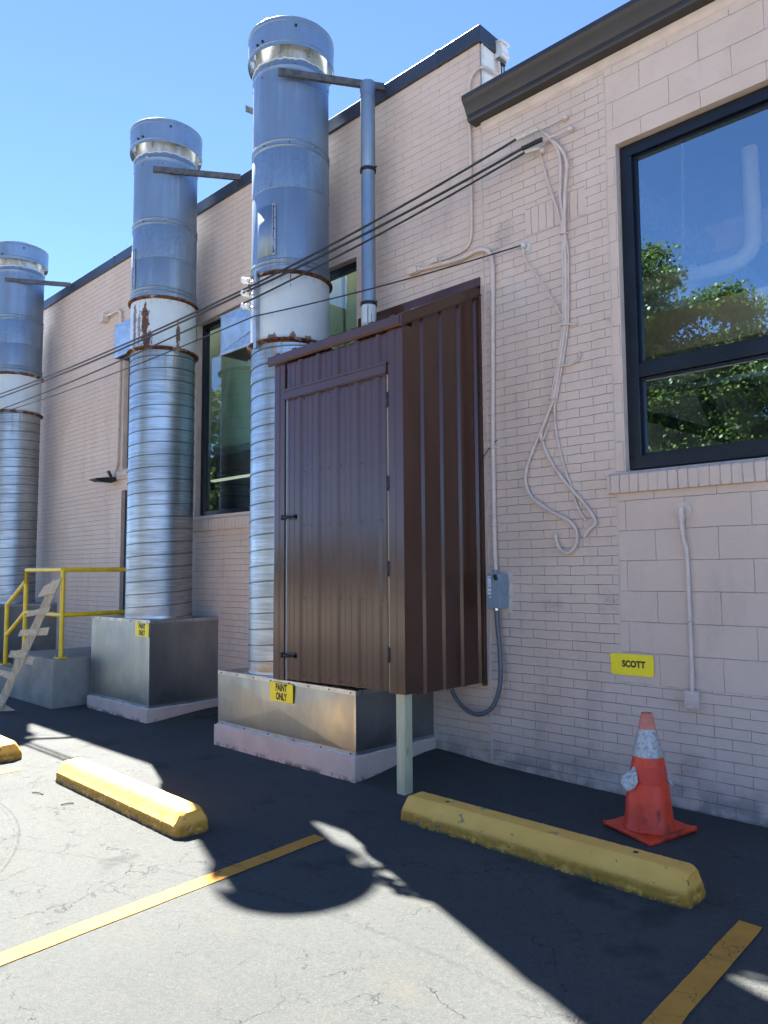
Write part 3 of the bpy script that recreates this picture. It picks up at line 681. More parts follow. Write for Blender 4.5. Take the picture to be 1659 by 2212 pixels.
# room
rm = MB()
rm.add([(SEAM + 0.06, 0.17, 0), (5, 0.17, 0), (5, 7, 0), (SEAM + 0.06, 7, 0), (SEAM + 0.06, 0.17, 5.18), (5, 0.17, 5.18), (5, 7, 5.18), (SEAM + 0.06, 7, 5.18)],
       [(0, 1, 2, 3), (2, 6, 7, 3), (3, 7, 4, 0), (1, 5, 6, 2)], 0)
rm.build('room', 'interior', B2, recalc=False)
for x0, x1, y0, y1, z0, z1, m_ in ((-3.4, 4, 1.2, 1.32, 3.27, 3.62, 'steel_tan'), (-3.4, 4, 1.15, 1.25, 2.93, 2.97, 'zincbar'), (-3.4, 4, 3.0, 3.15, 4.75, 5.05, 'steel_tan'), (-1.2, -1.08, 0.5, 6.5, 4.35, 4.65, 'steel_dark'), (-3.4, 4, 4.6, 4.75, 4.2, 4.45, 'steel_tan'), (-2.9, -2.8, 0.4, 6.5, 4.6, 4.9, 'zincbar')):
    b_ = MB(); b_.box(x0, x1, y0, y1, z0, z1); b_.build('ceiling_beam', m_, B2)
for p, q in (((-2.40, 1.4, 3.04), (-2.23, 1.4, 2.55)), ((-2.23, 1.4, 2.55), (-2.9, 1.4, 2.83)), ((-2.10, 1.4, 3.05), (-1.85, 1.4, 2.7)), ((-2.23, 1.4, 2.62), (-2.05, 1.4, 2.2))):
    b_ = MB(); dv = (Vector(q) - Vector(p)); L = dv.length; dv.normalize(); b_.obox((Vector(p) + Vector(q)) / 2, dv, (0, 1, 0), dv.cross(Vector((0, 1, 0))), L / 2, 0.05, 0.045); b_.build('truss_strut', 'steel_dark', B2)
wp = thing('ceiling_pipe', 'white elbowed pipe seen inside through the large window', 'pipe', (-2.11, 2.0, 4.3))
p_ = MB(); p_.tube(curve([(-2.11, 2, 5.17), (-2.11, 2, 4.75), (-2.115, 2, 4.42), (-2.14, 2, 4.27), (-2.26, 2, 4.185), (-2.45, 2, 4.175), (-2.8, 2, 4.18), (-3.3, 2, 4.19)], 8), 0.068, 14); p_.build('pipe', 'whitepipe', wp)
ch = thing('hanging_chain', 'thin pale chain hanging inside behind the large window', 'chain', (-2.21, 0.8, 4.6))
c_ = MB()
for i in range(34):
    z = 5.1 - i * 0.036; a = (i % 2)
    c_.tube(curve([(-2.21 + (0.009 * math.cos(q) if a else 0) - (5.1 - z) * 0.03, 0.8 + (0 if a else 0.009 * math.cos(q)), z + 0.022 * math.sin(q)) for q in np.linspace(0, 2 * math.pi, 9)], 1), 0.003, 4, False)
c_.build('links', 'zincbar', ch)

# ------------------------------------------------------------------ exhaust ducts
def duct(cx, top, bot, fA, fB, foot, collar_patches, label, strapR, tipL, foot_rust, runs, cy=-0.5, strip_a=-1.9, strip_z=(4.30, 4.77)):
    T = thing('exhaust_duct', label, 'exhaust duct', (cx, cy, foot), 'big round exhaust ducts along the wall')
    r = 0.357; n = 72; fa = math.atan2(-4.8 - cy, 0 - cx)   # the side of the duct towards the lot entrance
    collar_patches = [(fa + a, *b) for a, *b in collar_patches]; strip_a += fa
    # lower spiral pipe with a helical lock seam
    s_ = MB(); s_.lathe([(r, foot + 0.002), (r, fB)], cx, cy, n)
    pitch = 0.137; turns = (fB - foot - 0.03) / pitch; m = int(turns * 60); vv = []; ff = []
    for i in range(m + 1):
        q = 2 * math.pi * i / 60; z = foot + 0.015 + pitch * i / 60
        for (dr, dz) in ((-0.003, -0.008), (0.0065, -0.0045), (0.0065, 0.0035), (-0.003, 0.007)):
            vv.append((cx + (r + dr) * math.cos(q), cy + (r + dr) * math.sin(q), z + dz))
    for i in range(m):
        for k in range(3): ff.append((i * 4 + k, i * 4 + k + 1, i * 4 + k + 5, i * 4 + k + 4))
    s_.add(vv, ff, 1, False)
    s_.build('spiral_pipe', [spiral_stained(fB - foot, 0.0, foot_rust), 'seam'], T, angle=50)
    b_ = MB(); b_.lathe([(r + 0.045, foot + 0.001), (r + 0.045, foot + 0.006), (r + 0.004, foot + 0.008), (r + 0.003, foot + 0.03)], cx, cy, n); b_.build('base_flange', 'trim_zinc', T)
    # white collar
    c_ = MB(); c_.lathe([(r + 0.006, fB - 0.002), (r + 0.006, fA + 0.002)], cx, cy, n); c_.build('collar', collar_mat(fB - foot, fA - foot, collar_patches, runs), T)
    for z, e in ((fB, 0.040), (fA, 0.036)):
        f_ = MB(); pr = [(r + 0.003, z - 0.022), (r + 0.012, z - 0.016), (r + e, z - 0.007), (r + e, z + 0.006), (r + 0.012, z + 0.014), (r + 0.007, z + 0.022)]
        f_.lathe(pr, cx, cy, n)
        for k in range(16):
            q = 2 * math.pi * (k + 0.3) / 16; x = cx + (r + e - 0.013) * math.cos(q); y = cy + (r + e - 0.013) * math.sin(q)
            f_.tube([(x, y, z - 0.016), (x, y, z + 0.016)], 0.007, 6)
        f_.build('flange', 'rust', T)
    def studs(rows):
        q = MB()
        for z in rows:
            for k in range(9):
                q0 = k * 0.7 + z * 3; a = Vector((math.cos(q0), math.sin(q0), 0)); q.tube([Vector((cx, cy, z)) + a * (r - 0.001), Vector((cx, cy, z)) + a * (r + 0.006)], 0.006, 6)
        return q
    # upper pipe in three drums with rolled beads
    ru = r - 0.001; zc = bot - 0.10
    zb1, zb2 = top - 1.128, top - 1.212
    def bead(z, h=0.010, w=0.014): return [(ru, z - w), (ru + h * 0.7, z - w * 0.5), (ru + h, z), (ru + h * 0.7, z + w * 0.5), (ru, z + w)]
    z3 = top - 1.584
    u = MB(); u.lathe([(ru + 0.003, fA + 0.02)] + [(a + 0.003, b) for a, b in bead(fA + 0.075) + bead(fA + 0.115)] + [(ru + 0.003, z3 - 0.006), (ru, z3)], cx, cy, n)
    u.build('lower_drum', 'upper', T)
    u = MB(); u.lathe([(ru, z3), (ru + 0.005, z3 + 0.006)] + [(ru + 0.005, zb2 - 0.008), (ru + 0.001, zb2)], cx, cy, n); u.merge(studs([z3 + 0.02]), 1); u.build('middle_drum', ['upper_spangle', 'blackmetal'], T)
    u = MB(); u.lathe([(ru, zb2)] + bead(zb2 + 0.022) + bead(zb1 - 0.012) + [(ru, zc - 0.10)] + bead(zc - 0.06, 0.007) + [(ru, zc - 0.01), (ru + 0.004, zc - 0.008), (ru + 0.004, zc)], cx, cy, n); u.merge(studs([zb2 + 0.045, zb1 - 0.04, zc - 0.05, zc - 0.13]), 1); u.build('upper_drum', ['upper', 'blackmetal'], T)
    nk = MB(); nk.lathe([(ru - 0.012, zc - 0.002), (ru - 0.012, bot + 0.02), (ru - 0.012, top - 0.02)], cx, cy, n); nk.build('neck', 'neck', T)
    se = MB(); pts = [(cx + (ru + 0.002) * math.cos(q), cy + (ru + 0.002) * math.sin(q), zc + random.uniform(-0.006, 0.008)) for q in np.linspace(0, 2 * math.pi, 90)]
    se.tube(pts, [0.0065 + 0.004 * random.random() for _ in pts], 5, False); se.build('sealant', 'seal', T)
    # open stack head
    R_ = 0.405
    k_ = MB(); k_.lathe([(R_ - 0.004, bot), (R_, bot), (R_, bot + 0.03)] + [(R_ + a, bot + b) for a, b in ((0.006, 0.036), (0.006, 0.042), (0, 0.048))] + [(R_, top - 0.045)] + [(R_ + a, top + b) for a, b in ((0.006, -0.040), (0.006, -0.034), (0, -0.028))] + [(R_, top - 0.008), (R_ + 0.004, top - 0.004), (R_ + 0.001, top), (R_ - 0.006, top), (R_ - 0.006, bot)], cx, cy, n)
    sc = MB()
    for q0, z in ((fa - 0.84, bot + 0.055), (fa - 0.68, bot + 0.065), (fa + 0.1, top - 0.09)):
        a = Vector((math.cos(q0), math.sin(q0), 0)); sc.tube([Vector((cx, cy, z)) + a * R_, Vector((cx, cy, z)) + a * (R_ + 0.02)], 0.008, 6); sc.tube([Vector((cx, cy, z)) + a * (R_ + 0.004), Vector((cx, cy, z)) + a * (R_ + 0.01)], 0.013, 6)
    k_.merge(sc, 1); k_.build('stack_head', ['cap', 'blackmetal'], T)
    for q0 in (-0.2, 1.0, 2.2, 3.4, 4.4, 5.3):
        br = MB()
        a = Vector((math.cos(q0), math.sin(q0), 0)); t = Vector((-a.y, a.x, 0))
        br.obox(Vector((cx, cy, bot + 0.005)) + a * (r + 0.020), a, t, (0, 0, 1), 0.030, 0.012, 0.003)
        br.obox(Vector((cx, cy, bot - 0.02)) + a * (ru + 0.001), a, t, (0, 0, 1), 0.003, 0.014, 0.022)
        br.build('head_bracket', 'zincbar', T)
    # access cover strip with rusty screws
    a0 = strip_a; st = MB(); sp_ = MB()
    def cylq(rr, q, z): return (cx + rr * math.cos(q), cy + rr * math.sin(q), z)
    z0, z1 = strip_z; qs = np.linspace(a0 - 0.55, a0, 9)
    vv = [cylq(ru + 0.007, q, z) for q in qs for z in (z0, z1)]
    sp_.add(vv, [(2 * i, 2 * i + 2, 2 * i + 3, 2 * i + 1) for i in range(8)], 0, True)
    sp_.build('cover_plate', 'upper', T, solid=0.002)
    a = Vector((math.cos(a0), math.sin(a0), 0)); t = Vector((-a.y, a.x, 0))
    st.obox(Vector((cx, cy, (z0 + z1) / 2)) + a * (ru + 0.014), a, t, (0, 0, 1), 0.008, 0.018, (z1 - z0) / 2)
    so = st.build('cover_strip', 'trim_zinc', T, bevel=0.003)
    s2 = MB(); s2.obox(Vector((cx, cy, (z0 + z1) / 2)) + a * (ru + 0.0225) - t * 0.004, a, t, (0, 0, 1), 0.0012, 0.0045, (z1 - z0) / 2 - 0.01)
    for i in range(5):
        z = z0 + 0.03 + (z1 - z0 - 0.06) * i / 4; p = Vector((cx, cy, z)) + a * (ru + 0.022) + t * 0.006; s2.tube([p, p + a * 0.006], 0.007, 6)
    s2.build('strip_screws', 'rust', so)
    # steel ties back to the parapet
    (p, q) = strapR; p = Vector(p); q = Vector(q); dv = q - p; L = dv.length; dv.normalize(); sd = Vector((0, 0, 1)).cross(dv)
    b_ = MB(); b_.obox((p + q) / 2, dv, sd, (0, 0, 1), L / 2, 0.003, 0.032); b_.obox((p + q) / 2 + sd * 0.018 + Vector((0, 0, -0.029)), dv, sd, (0, 0, 1), L / 2, 0.015, 0.003)
    for t_ in (0.15, 0.4, 0.62, 0.85):
        c = p + dv * L * t_; b_.tube([c - sd * 0.004, c - sd * 0.008], 0.006, 6)
    b_.build('tie_strap', 'strap', T)
    if tipL:
        p, q = Vector(tipL[0]), Vector(tipL[1]); dv = q - p; L = dv.length; dv.normalize(); sd = Vector((0, 0, 1)).cross(dv)
        b_ = MB(); b_.obox((p + q) / 2, dv, sd, (0, 0, 1), L / 2, 0.003, 0.032); b_.build('tie_strap', 'strap', T)
    return T

D1 = duct(-5.39, 6.512, 6.240, 4.144, 3.530, 0.602, [(0.0, 3.50, 0.016, 0.085, 1.0), (-0.45, 2.955, 0.14, 0.035, 0.9), (0.05, 2.965, 0.10, 0.045, 0.9), (0.45, 2.95, 0.12, 0.03, 0.8)], 'tallest looking silver duct, directly left of the brown shed', ((-5.12, -0.865, 5.955), (-4.60, -0.035, 5.955)), ((-5.845, -0.70, 6.005), (-5.75, -0.03, 6.005)), 0.85, 0.55, strip_a=-0.41)
D2 = duct(-7.71, 6.577, 6.305, 4.533, 3.962, 0.998, [(-0.58, 3.25, 0.15, 0.24, 1.0), (-0.52, 3.06, 0.22, 0.11, 1.0), (-1.02, 3.25, 0.10, 0.34, 0.85), (-0.80, 3.20, 0.07, 0.22, 0.7), (0.44, 3.12, 0.085, 0.18, 0.95)], 'middle silver duct with large rust patches on its white collar', ((-7.46, -0.80, 5.99), (-6.88, -0.035, 5.965)), ((-8.185, -0.62, 6.03), (-8.05, -0.03, 6.0)), 0.25, 0.6, strip_a=-1.10, strip_z=(4.66, 5.13))
D3 = duct(-12.22, 6.60, 6.33, 4.548, 3.962, 1.05, [(-0.2, 2.92, 0.2, 0.02, 0.6)], 'farthest silver duct cut by the left edge of the photo', ((-11.99, -0.80, 6.0), (-11.40, -0.035, 5.965)), None, 0.2, 0.2, strip_a=-2.4, strip_z=(4.66, 5.13))
def hood(x0, x1, y0, z0, z1, T):
    h = MB(); h.box(x0, x1, y0, -0.001, z0 + 0.02, z1, 0, skip=('b',))
    h.add([(x0 + 0.015, y0 + 0.015, z0 + 0.025), (x1, y0 + 0.015, z0 + 0.025), (x1, -0.002, z0 + 0.025), (x0 + 0.015, -0.002, z0 + 0.025)], [(0, 1, 2, 3)], 1)
    ho = h.build('side_inlet', ['hoodbox', 'steel_dark'], T, recalc=False)
    e = MB(); e.box(x0 - 0.004, x1, y0 - 0.004, y0 + 0.012, z0, z0 + 0.03); e.box(x0 - 0.004, x0 + 0.012, y0 + 0.012, 0, z0, z0 + 0.03); e.box(x0 - 0.003, x1, y0 - 0.003, -0.002, z1, z1 + 0.006)
    e.add([(x0 + 0.03, y0 - 0.001, z0 + 0.04), (x1 - 0.2, y0 - 0.012, (z0 + z1) / 2), (x0 + 0.03, y0 - 0.001, z1 - 0.02)], [(0, 1, 2)], 0)
    e.build('inlet_edge', 'trim_zinc', ho, bevel=0.002)
hood(-6.77, -5.66, -0.35, 3.805, 4.235, D1)
hood(-9.235, -7.98, -0.35, 4.285, 4.715, D2)

# ------------------------------------------------------------------ plenum boxes
def plenum(x0, x1, yf, zb, zt, label, cross=True):
    T = thing('plenum_box', label, 'duct box', ((x0 + x1) / 2, yf / 2, zb), 'sheet metal boxes under the ducts')
    p = MB(); nx_, nz_ = 1, 1
    def pyr(a, b, c, d, out):     # cross-broken sheet: four triangles meeting slightly proud
        m = (Vector(a) + Vector(b) + Vector(c) + Vector(d)) / 4 + Vector(out)
        p.add([a, b, c, d, m], [(0, 1, 4), (1, 2, 4), (2, 3, 4), (3, 0, 4)], 0)
    pyr((x0, yf, zb), (x1, yf, zb), (x1, yf, zt), (x0, yf, zt), (0, -0.009, 0))
    pyr((x1, yf, zb), (x1, 0.0, zb), (x1, 0.0, zt), (x1, yf, zt), (0.009, 0, 0))
    pyr((x0, 0.0, zb), (x0, yf, zb), (x0, yf, zt), (x0, 0.0, zt), (-0.009, 0, 0))
    p.add([(x0, yf, zt), (x1, yf, zt), (x1, 0, zt), (x0, 0, zt)], [(0, 1, 2, 3)], 0)
    po = p.build('box_body', 'plenum', T, recalc=False)
    e = MB(); q = 0.028
    for (a, b, c, d_) in ((x0 - 0.004, x1 + 0.004, yf - 0.004, yf + 0.002),):
        e.box(a, b, c, d_, zt - q, zt + 0.004); e.box(a + 0.02, b - 0.004, c - 0.001, d_, zb - 0.001, zb + 0.03)
    e.box(x1 - 0.002, x1 + 0.0045, yf - 0.001, -0.004, zt - q, zt + 0.0035); e.box(x1 - 0.002, x1 + 0.006, yf, -0.004, zb - 0.001, zb + 0.03)
    e.box(x0 + 0.002, x1 - 0.002, yf + 0.002, yf + 0.05, zt + 0.0005, zt + 0.005)
    e.box(x1 - 0.05, x1 - 0.002, yf + 0.052, -0.004, zt + 0.0005, zt + 0.005)
    e.box(x1 - 0.006, x1 + 0.005, yf - 0.0055, yf + 0.006, zb + 0.031, zt - q - 0.001)
    s_ = MB(); screws(s_, [(x, yf - 0.004, zt - 0.014) for x in np.linspace(x0 + 0.05, x1 - 0.05, 8)] + [(x, yf - 0.005, zb + 0.014) for x in np.linspace(x0 + 0.08, x1 - 0.05, 6)], (0, -1, 0), 0.007, 0.004)
    screws(s_, [(x1 + 0.005, y, zt - 0.014) for y in np.linspace(yf + 0.06, -0.1, 4)], (1, 0, 0), 0.007, 0.004)
    for k_ in range(len(s_.mi)): s_.mi[k_] = 1
    e.v, base_ = e.v + s_.v, len(e.v); e.f += [[base_ + i for i in f] for f in s_.f]; e.mi += s_.mi; e.sm += s_.sm
    e.build('edge_trim', ['trim_zinc', 'blackmetal'], T)
    sl_ = MB()
    sl_.tube(curve([(x, yf - 0.008 + random.uniform(-0.004, 0.004), zb - 0.002 + random.uniform(-0.004, 0.006)) for x in np.linspace(x0, x1 + 0.01, 24)], 2), 0.008, 5)
    sl_.tube(curve([(x1 + 0.010 + random.uniform(-0.004, 0.004), y, zb - 0.002 + random.uniform(-0.004, 0.006)) for y in np.linspace(yf, 0, 12)], 2), 0.008, 5)
    sl_.build('sealant', 'seal', T)
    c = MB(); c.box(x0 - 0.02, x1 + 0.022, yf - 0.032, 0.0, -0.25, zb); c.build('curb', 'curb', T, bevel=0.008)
    return T
plenum(-5.93, -4.122, -0.885, 0.125, 0.598, 'low wide metal box on pinkish curb partly under the brown shed')
plenum(-8.64, -7.285, -0.835, 0.085, 0.990, 'taller metal box with yellow sign beside the concrete landing')
plenum(-13.2, -11.67, -0.86, 0.085, 1.045, 'dark metal box under the farthest duct behind the yellow railing')

def sign(name, label, x, z, ww, hh, y, lines, tilt=0.0, rad=0.012):
    T = thing(name, label, 'sign', (x, y, z), None)
    ri = Vector((math.cos(tilt), 0, math.sin(tilt))); up = Vector((-math.sin(tilt), 0, math.cos(tilt))); o = Vector((x, y - 0.004, z))
    pts = []
    for cx, cz, a0 in ((ww / 2 - rad, hh / 2 - rad, 0), (-ww / 2 + rad, hh / 2 - rad, 90), (-ww / 2 + rad, -hh / 2 + rad, 180), (ww / 2 - rad, -hh / 2 + rad, 270)):
        for k in range(5):
            a = R(a0 + 90 * k / 4); pts.append(o + ri * (cx + rad * math.cos(a)) + up * (cz + rad * math.sin(a)))
    n = len(pts); b = MB(); b.add(pts + [p + Vector((0, 0.0035, 0)) for p in pts], [tuple(range(n))] + [(i, (i + 1) % n, n + (i + 1) % n, n + i) for i in range(n)], 0)
    b.build('plate', 'sign', T)
    t = MB()
    for s_, size, dx, dz, sx in lines: text(t, s_, size, o + ri * dx + up * dz, ri, up, sx, 0.05, 0.001)
    t.build('lettering', 'ink', T, recalc=False)
sign('duct_sign', 'yellow PAINT ONLY sign on the low box under the shed', -4.989, 0.503, 0.300, 0.152, -0.8985, [('PAINT', 0.078, 0, 0.037, 0.68), ('ONLY', 0.078, 0, -0.036, 0.66)])
sign('duct_sign', 'yellow PAINT ONLY sign on the taller box beside the landing', -7.424, 0.894, 0.285, 0.146, -0.8465, [('PAINT', 0.074, 0, 0.035, 0.68), ('ONLY', 0.074, 0, -0.035, 0.66)], tilt=-0.02)
sign('parking_sign', 'yellow SCOTT sign on the block wall behind the cone', -2.371, 0.854, 0.302, 0.140, -0.005, [('SCOTT', 0.058, 0.012, 0.003, 0.88)], tilt=0.008)

# ------------------------------------------------------------------ brown shed
SX0, SX1, SY = -5.094, -3.600, -0.900
SH = thing('metal_shed', 'dark brown ribbed metal shed raised on a timber post against the wall', 'shed', (-4.35, -0.45, 0.6))
def rib_profile(a, b, start, pitch=0.2255, side=1, base=0.0, skip_minor=False):
    """panel cross-section along t: trapezoid major ribs, small minor ribs between"""
    pts = [(a, base)]; ev = []
    k = math.ceil((a - start) / pitch) - 1
    while start + k * pitch < b + pitch:
        c = start + k * pitch
        ev.append((c, 0.030, 0.013, 0.019))
        if not skip_minor:
            ev.append((c + pitch * 0.36, 0.012, 0.006, 0.005)); ev.append((c + pitch * 0.64, 0.012, 0.006, 0.005))
        k += 1
    for c, hb, ht, h in ev:
        for t, e in ((c - hb, 0), (c - ht, h), (c + ht, h), (c + hb, 0)):
            if a < t < b: pts.append((t, base + side * e))
    pts.append((b, base)); return pts
def ribbed(name, mb_args, parent): pass
zb_f = lambda x: 0.603 + (x - SX0) / (SX1 - SX0) * 0.030
# front upper strip, left jamb, right jamb, door leaf
fp = MB(); fp.sheet([(x, y) for x, y in rib_profile(-4.93, -3.73, -4.75, side=-1, base=SY + 0.004)], 3.00, 3.24, 'z'); fp.build('front_panel', 'shed', SH, recalc=False, solid=0.0012)
fp = MB(); fp.sheet([(SX0, 0.0 + SY + 0.9 - 0.55), (SX0, SY - 0.004), (SX0 + 0.012, SY - 0.008), (SX0 + 0.055, SY - 0.008), (SX0 + 0.064, SY - 0.016), (SX0 + 0.080, SY - 0.016), (SX0 + 0.089, SY - 0.008), (SX0 + 0.143, SY - 0.008), (SX0 + 0.146, SY + 0.01)], 0.605, 3.25, 'z'); fp.build('corner_trim', 'shed', SH, recalc=False, solid=0.0015)
fp = MB(); fp.sheet([(-3.744, SY + 0.012), (-3.742, SY - 0.010), (-3.690, SY - 0.010), (-3.684, SY - 0.016), (-3.672, SY - 0.016), (-3.666, SY - 0.010), (SX1 + 0.004, SY - 0.010), (SX1 + 0.004, SY + 0.105), (SX1 + 0.001, SY + 0.108)], 0.632, 3.262, 'z'); fp.build('corner_trim', 'shed', SH, recalc=False, solid=0.0015)
dp = MB(); dp.sheet(rib_profile(-4.918, -3.765, -4.75, side=-1, base=SY - 0.002), lambda p: zb_f(p[0]) + 0.012, 2.945, 'z')
sc = MB(); screws(sc, [(x, SY - 0.003, z) for x in (-4.83, -4.70, -4.62, -4.49, -4.40, -4.26, -4.17, -4.03, -3.94, -3.82) for z in (0.66, 1.28, 1.86, 2.30, 2.90)], (0, -1, 0), 0.006, 0.006); dp.merge(sc, 0)
DO = dp.build('door', 'shed', SH, recalc=False, solid=0.0012)
db = MB(); db.box(-4.916, -3.767, SY + 0.004, SY + 0.035, 0.640, 2.94); db.build('door_core', 'post', DO)
jb = MB(); jb.box(-3.7635, -3.735, SY + 0.004, SY + 0.06, 0.632, 2.99); jb.build('door_jamb', 'post', SH)
jb = MB(); jb.box(-4.944, -4.920, SY + 0.004, SY + 0.06, 0.612, 2.99); jb.build('door_jamb', 'greybox', SH)
hdr = MB(); hdr.prism([(SY + 0.003, 3.012), (SY - 0.020, 3.008), (SY - 0.022, 2.995), (SY - 0.022, 2.935), (SY - 0.034, 2.926), (SY - 0.034, 2.922), (SY + 0.003, 2.926)], -4.945, -3.752, 'x')
hdr.box(-4.945, -3.745, SY - 0.030, SY - 0.022, 2.996, 3.016); hdr.build('drip_trim', 'shed', SH, bevel=0.0015)
hg = []
for z0, z1 in ((2.678, 2.789), (2.066, 2.174), (1.452, 1.559), (0.842, 0.947)):
    h = MB(); h.tube([(-3.750, SY - 0.012, z0), (-3.750, SY - 0.012, z1)], 0.007, 8); h.box(-3.772, -3.752, SY - 0.006, SY - 0.003, z0, z1); h.box(-3.748, -3.733, SY - 0.0135, SY - 0.0105, z0, z1); h.build('hinge', 'blackmetal', DO)
for z in (1.938, 0.812):
    h = MB(); h.box(-4.905, -4.785, SY - 0.026, SY - 0.022, z - 0.020, z + 0.020); h.tube([(-4.955, SY - 0.034, z), (-4.80, SY - 0.034, z)], 0.006, 8)
    for xx in (-4.885, -4.845, -4.80): h.tube([(xx - 0.007, SY - 0.034, z), (xx + 0.007, SY - 0.034, z)], 0.011, 8)
    h.tube([(-4.84, SY - 0.034, z), (-4.84, SY - 0.055, z + 0.004)], 0.006, 6); h.box(-4.962, -4.948, SY - 0.040, SY - 0.016, z - 0.020, z + 0.020); h.box(-4.90, -4.79, SY - 0.022, SY - 0.002, z - 0.012, z + 0.012)
    h.build('bolt_latch', 'blackmetal', DO)
# side panel (right): wide pans and narrow ribs
rz = lambda y: 3.262 + (y - SY) / 0.90 * 0.44
sb = lambda y: 0.632
sd = MB(); prof = [(SX1 + (e if False else 0), 0) for e in ()]
pr = rib_profile(SY + 0.10, -0.004, SY + 0.213, pitch=0.2155, side=1, base=SX1, skip_minor=True)
n_ = len(pr)
sd.add([(x, y, 0.620) for y, x in pr] + [(x, y, rz(y)) for y, x in pr], [(i, i + 1, n_ + i + 1, n_ + i) for i in range(n_ - 1)], 0)
sc = MB(); screws(sc, [(SX1 + 0.001, y, z) for y in (-0.74, -0.52, -0.31, -0.10) for z in (0.66, 1.28, 1.86, 2.42, 3.02)], (1, 0, 0), 0.006, 0.005); sd.merge(sc, 0)
sd.build('side_panel', 'shed', SH, recalc=False, solid=0.0012)
ct = MB(); ct.box(SX1 + 0.001, SX1 + 0.034, -0.030, -0.001, 0.60, 3.69); ct.build('wall_trim', 'shed', SH, bevel=0.002)
lp = MB(); lp.add([(SX0 + 0.004, SY + 0.004, 0.605), (SX0 + 0.004, -0.85, 0.605), (SX0 + 0.004, -0.85, 3.27), (SX0 + 0.004, SY + 0.004, 3.25)], [(0, 1, 2, 3)], 0); lp.build('side_return', 'shed', SH, recalc=False, solid=0.0012)
bt = MB(); bt.add([(SX0 + 0.15, SY + 0.06, 0.632), (SX1 - 0.01, SY + 0.06, 0.640), (SX1 - 0.01, 0, 0.640), (SX0 + 0.15, 0, 0.632)], [(0, 1, 2, 3)], 0); bt.build('floor', 'post', SH, recalc=False)
# roof: ribbed sheet sloping up to the wall
rsl = lambda y: 3.300 + (y + 0.94) / 0.94 * 0.465
ro = MB(); rp = rib_profile(SX0 - 0.01, SX1 + 0.01, -5.0, side=1, base=0.0)
n_ = len(rp)
def rv(y): return [(x, y, rsl(y) + h * 1.05) for x, h in rp]
ro.add(rv(-0.945) + rv(-0.004), [(i, i + 1, n_ + i + 1, n_ + i) for i in range(n_ - 1)], 0)
ro.build('roof', 'shed', SH, recalc=False, solid=0.0012)
ev = MB()
ev.prism([(-0.945, 3.318), (-0.950, 3.322), (-0.950, 3.262), (-0.938, 3.246), (-0.925, 3.243), (-0.925, 3.30), (-0.93, 3.318)], SX0 - 0.045, SX1 + 0.012, 'x')
for xx in np.arange(SX0 + 0.08, SX1, 0.226): ev.box(xx - 0.025, xx + 0.025, -0.947, -0.93, 3.318, 3.336)
ev.build('eave_trim', 'shed', SH, bevel=0.002)
rk = MB()
A = lambda y, z: (y, rsl(y) + z)
rk.prism([A(-0.945, -0.055), A(-0.945, 0.022), A(-0.002, 0.022), A(-0.002, -0.055)], SX1 + 0.012, SX1 + 0.030, 'x')
rk.prism([A(-0.945, 0.0225), A(-0.945, 0.030), A(-0.002, 0.030), A(-0.002, 0.0225)], SX1 - 0.06, SX1 + 0.032, 'x')
rk.prism([A(-0.94, -0.062), A(-0.94, -0.0552), A(-0.002, -0.0552), A(-0.002, -0.062)], SX1 + 0.012, SX1 + 0.044, 'x')
rk.build('rake_trim', 'shed', SH, bevel=0.0015)
fl = MB(); fl.prism([(-0.003, 3.86), (-0.010, 3.858), (-0.014, 3.78), (-0.05, 3.762), (-0.003, 3.758)], -4.99, SX1 + 0.03, 'x'); fl.build('wall_flashing', 'shed', SH)
po = MB(); po.box(-3.702, -3.622, -0.905 + 0.012, -0.812, -0.12, 0.650); po.build('post', 'post', SH, bevel=0.004)['label'] = 'pale green treated timber post under the shed corner'

# ------------------------------------------------------------------ thin vent pipe rising through the shed roof
VP = thing('vent_pipe', 'thin galvanised vent pipe rising from the brown shed roof', 'pipe', (-4.655, -0.2, 3.65))
p = MB(); p.lathe([(0.063, 3.80), (0.063, 5.04)], -4.655, -0.2, 24); p.build('lower_pipe', 'upper', VP)
p = MB(); p.lathe([(0.068, 3.60), (0.068, 3.84), (0.066, 3.845)], -4.655, -0.2, 24); p.build('stub_pipe', collar_mat(0.0, 0.3, [(-0.9, 0.10, 0.10, 0.10, 0.9), (-0.4, 0.06, 0.06, 0.08, 0.9)], 0.9), VP)
p = MB(); p.lathe([(0.060, 5.04), (0.060, 5.10), (0.066, 5.11), (0.066, 5.80), (0.066, 5.93)], -4.655, -0.2, 24); p.lathe([(0.070, 5.80), (0.070, 5.93)], -4.655, -0.2, 24); p.build('upper_pipe', 'upper', VP)
p = MB(); p.lathe([(0.068, 5.085), (0.074, 5.087), (0.074, 5.115), (0.068, 5.117)], -4.655, -0.2, 24); p.box(-4.585, -4.545, -0.203, -0.197, 5.092, 5.110); p.lathe([(0.07, 3.845), (0.075, 3.848), (0.075, 3.875), (0.066, 3.878)], -4.655, -0.2, 24); p.box(-4.585, -4.55, -0.203, -0.197, 3.852, 3.870); p.build('clamp', 'blackmetal', VP)

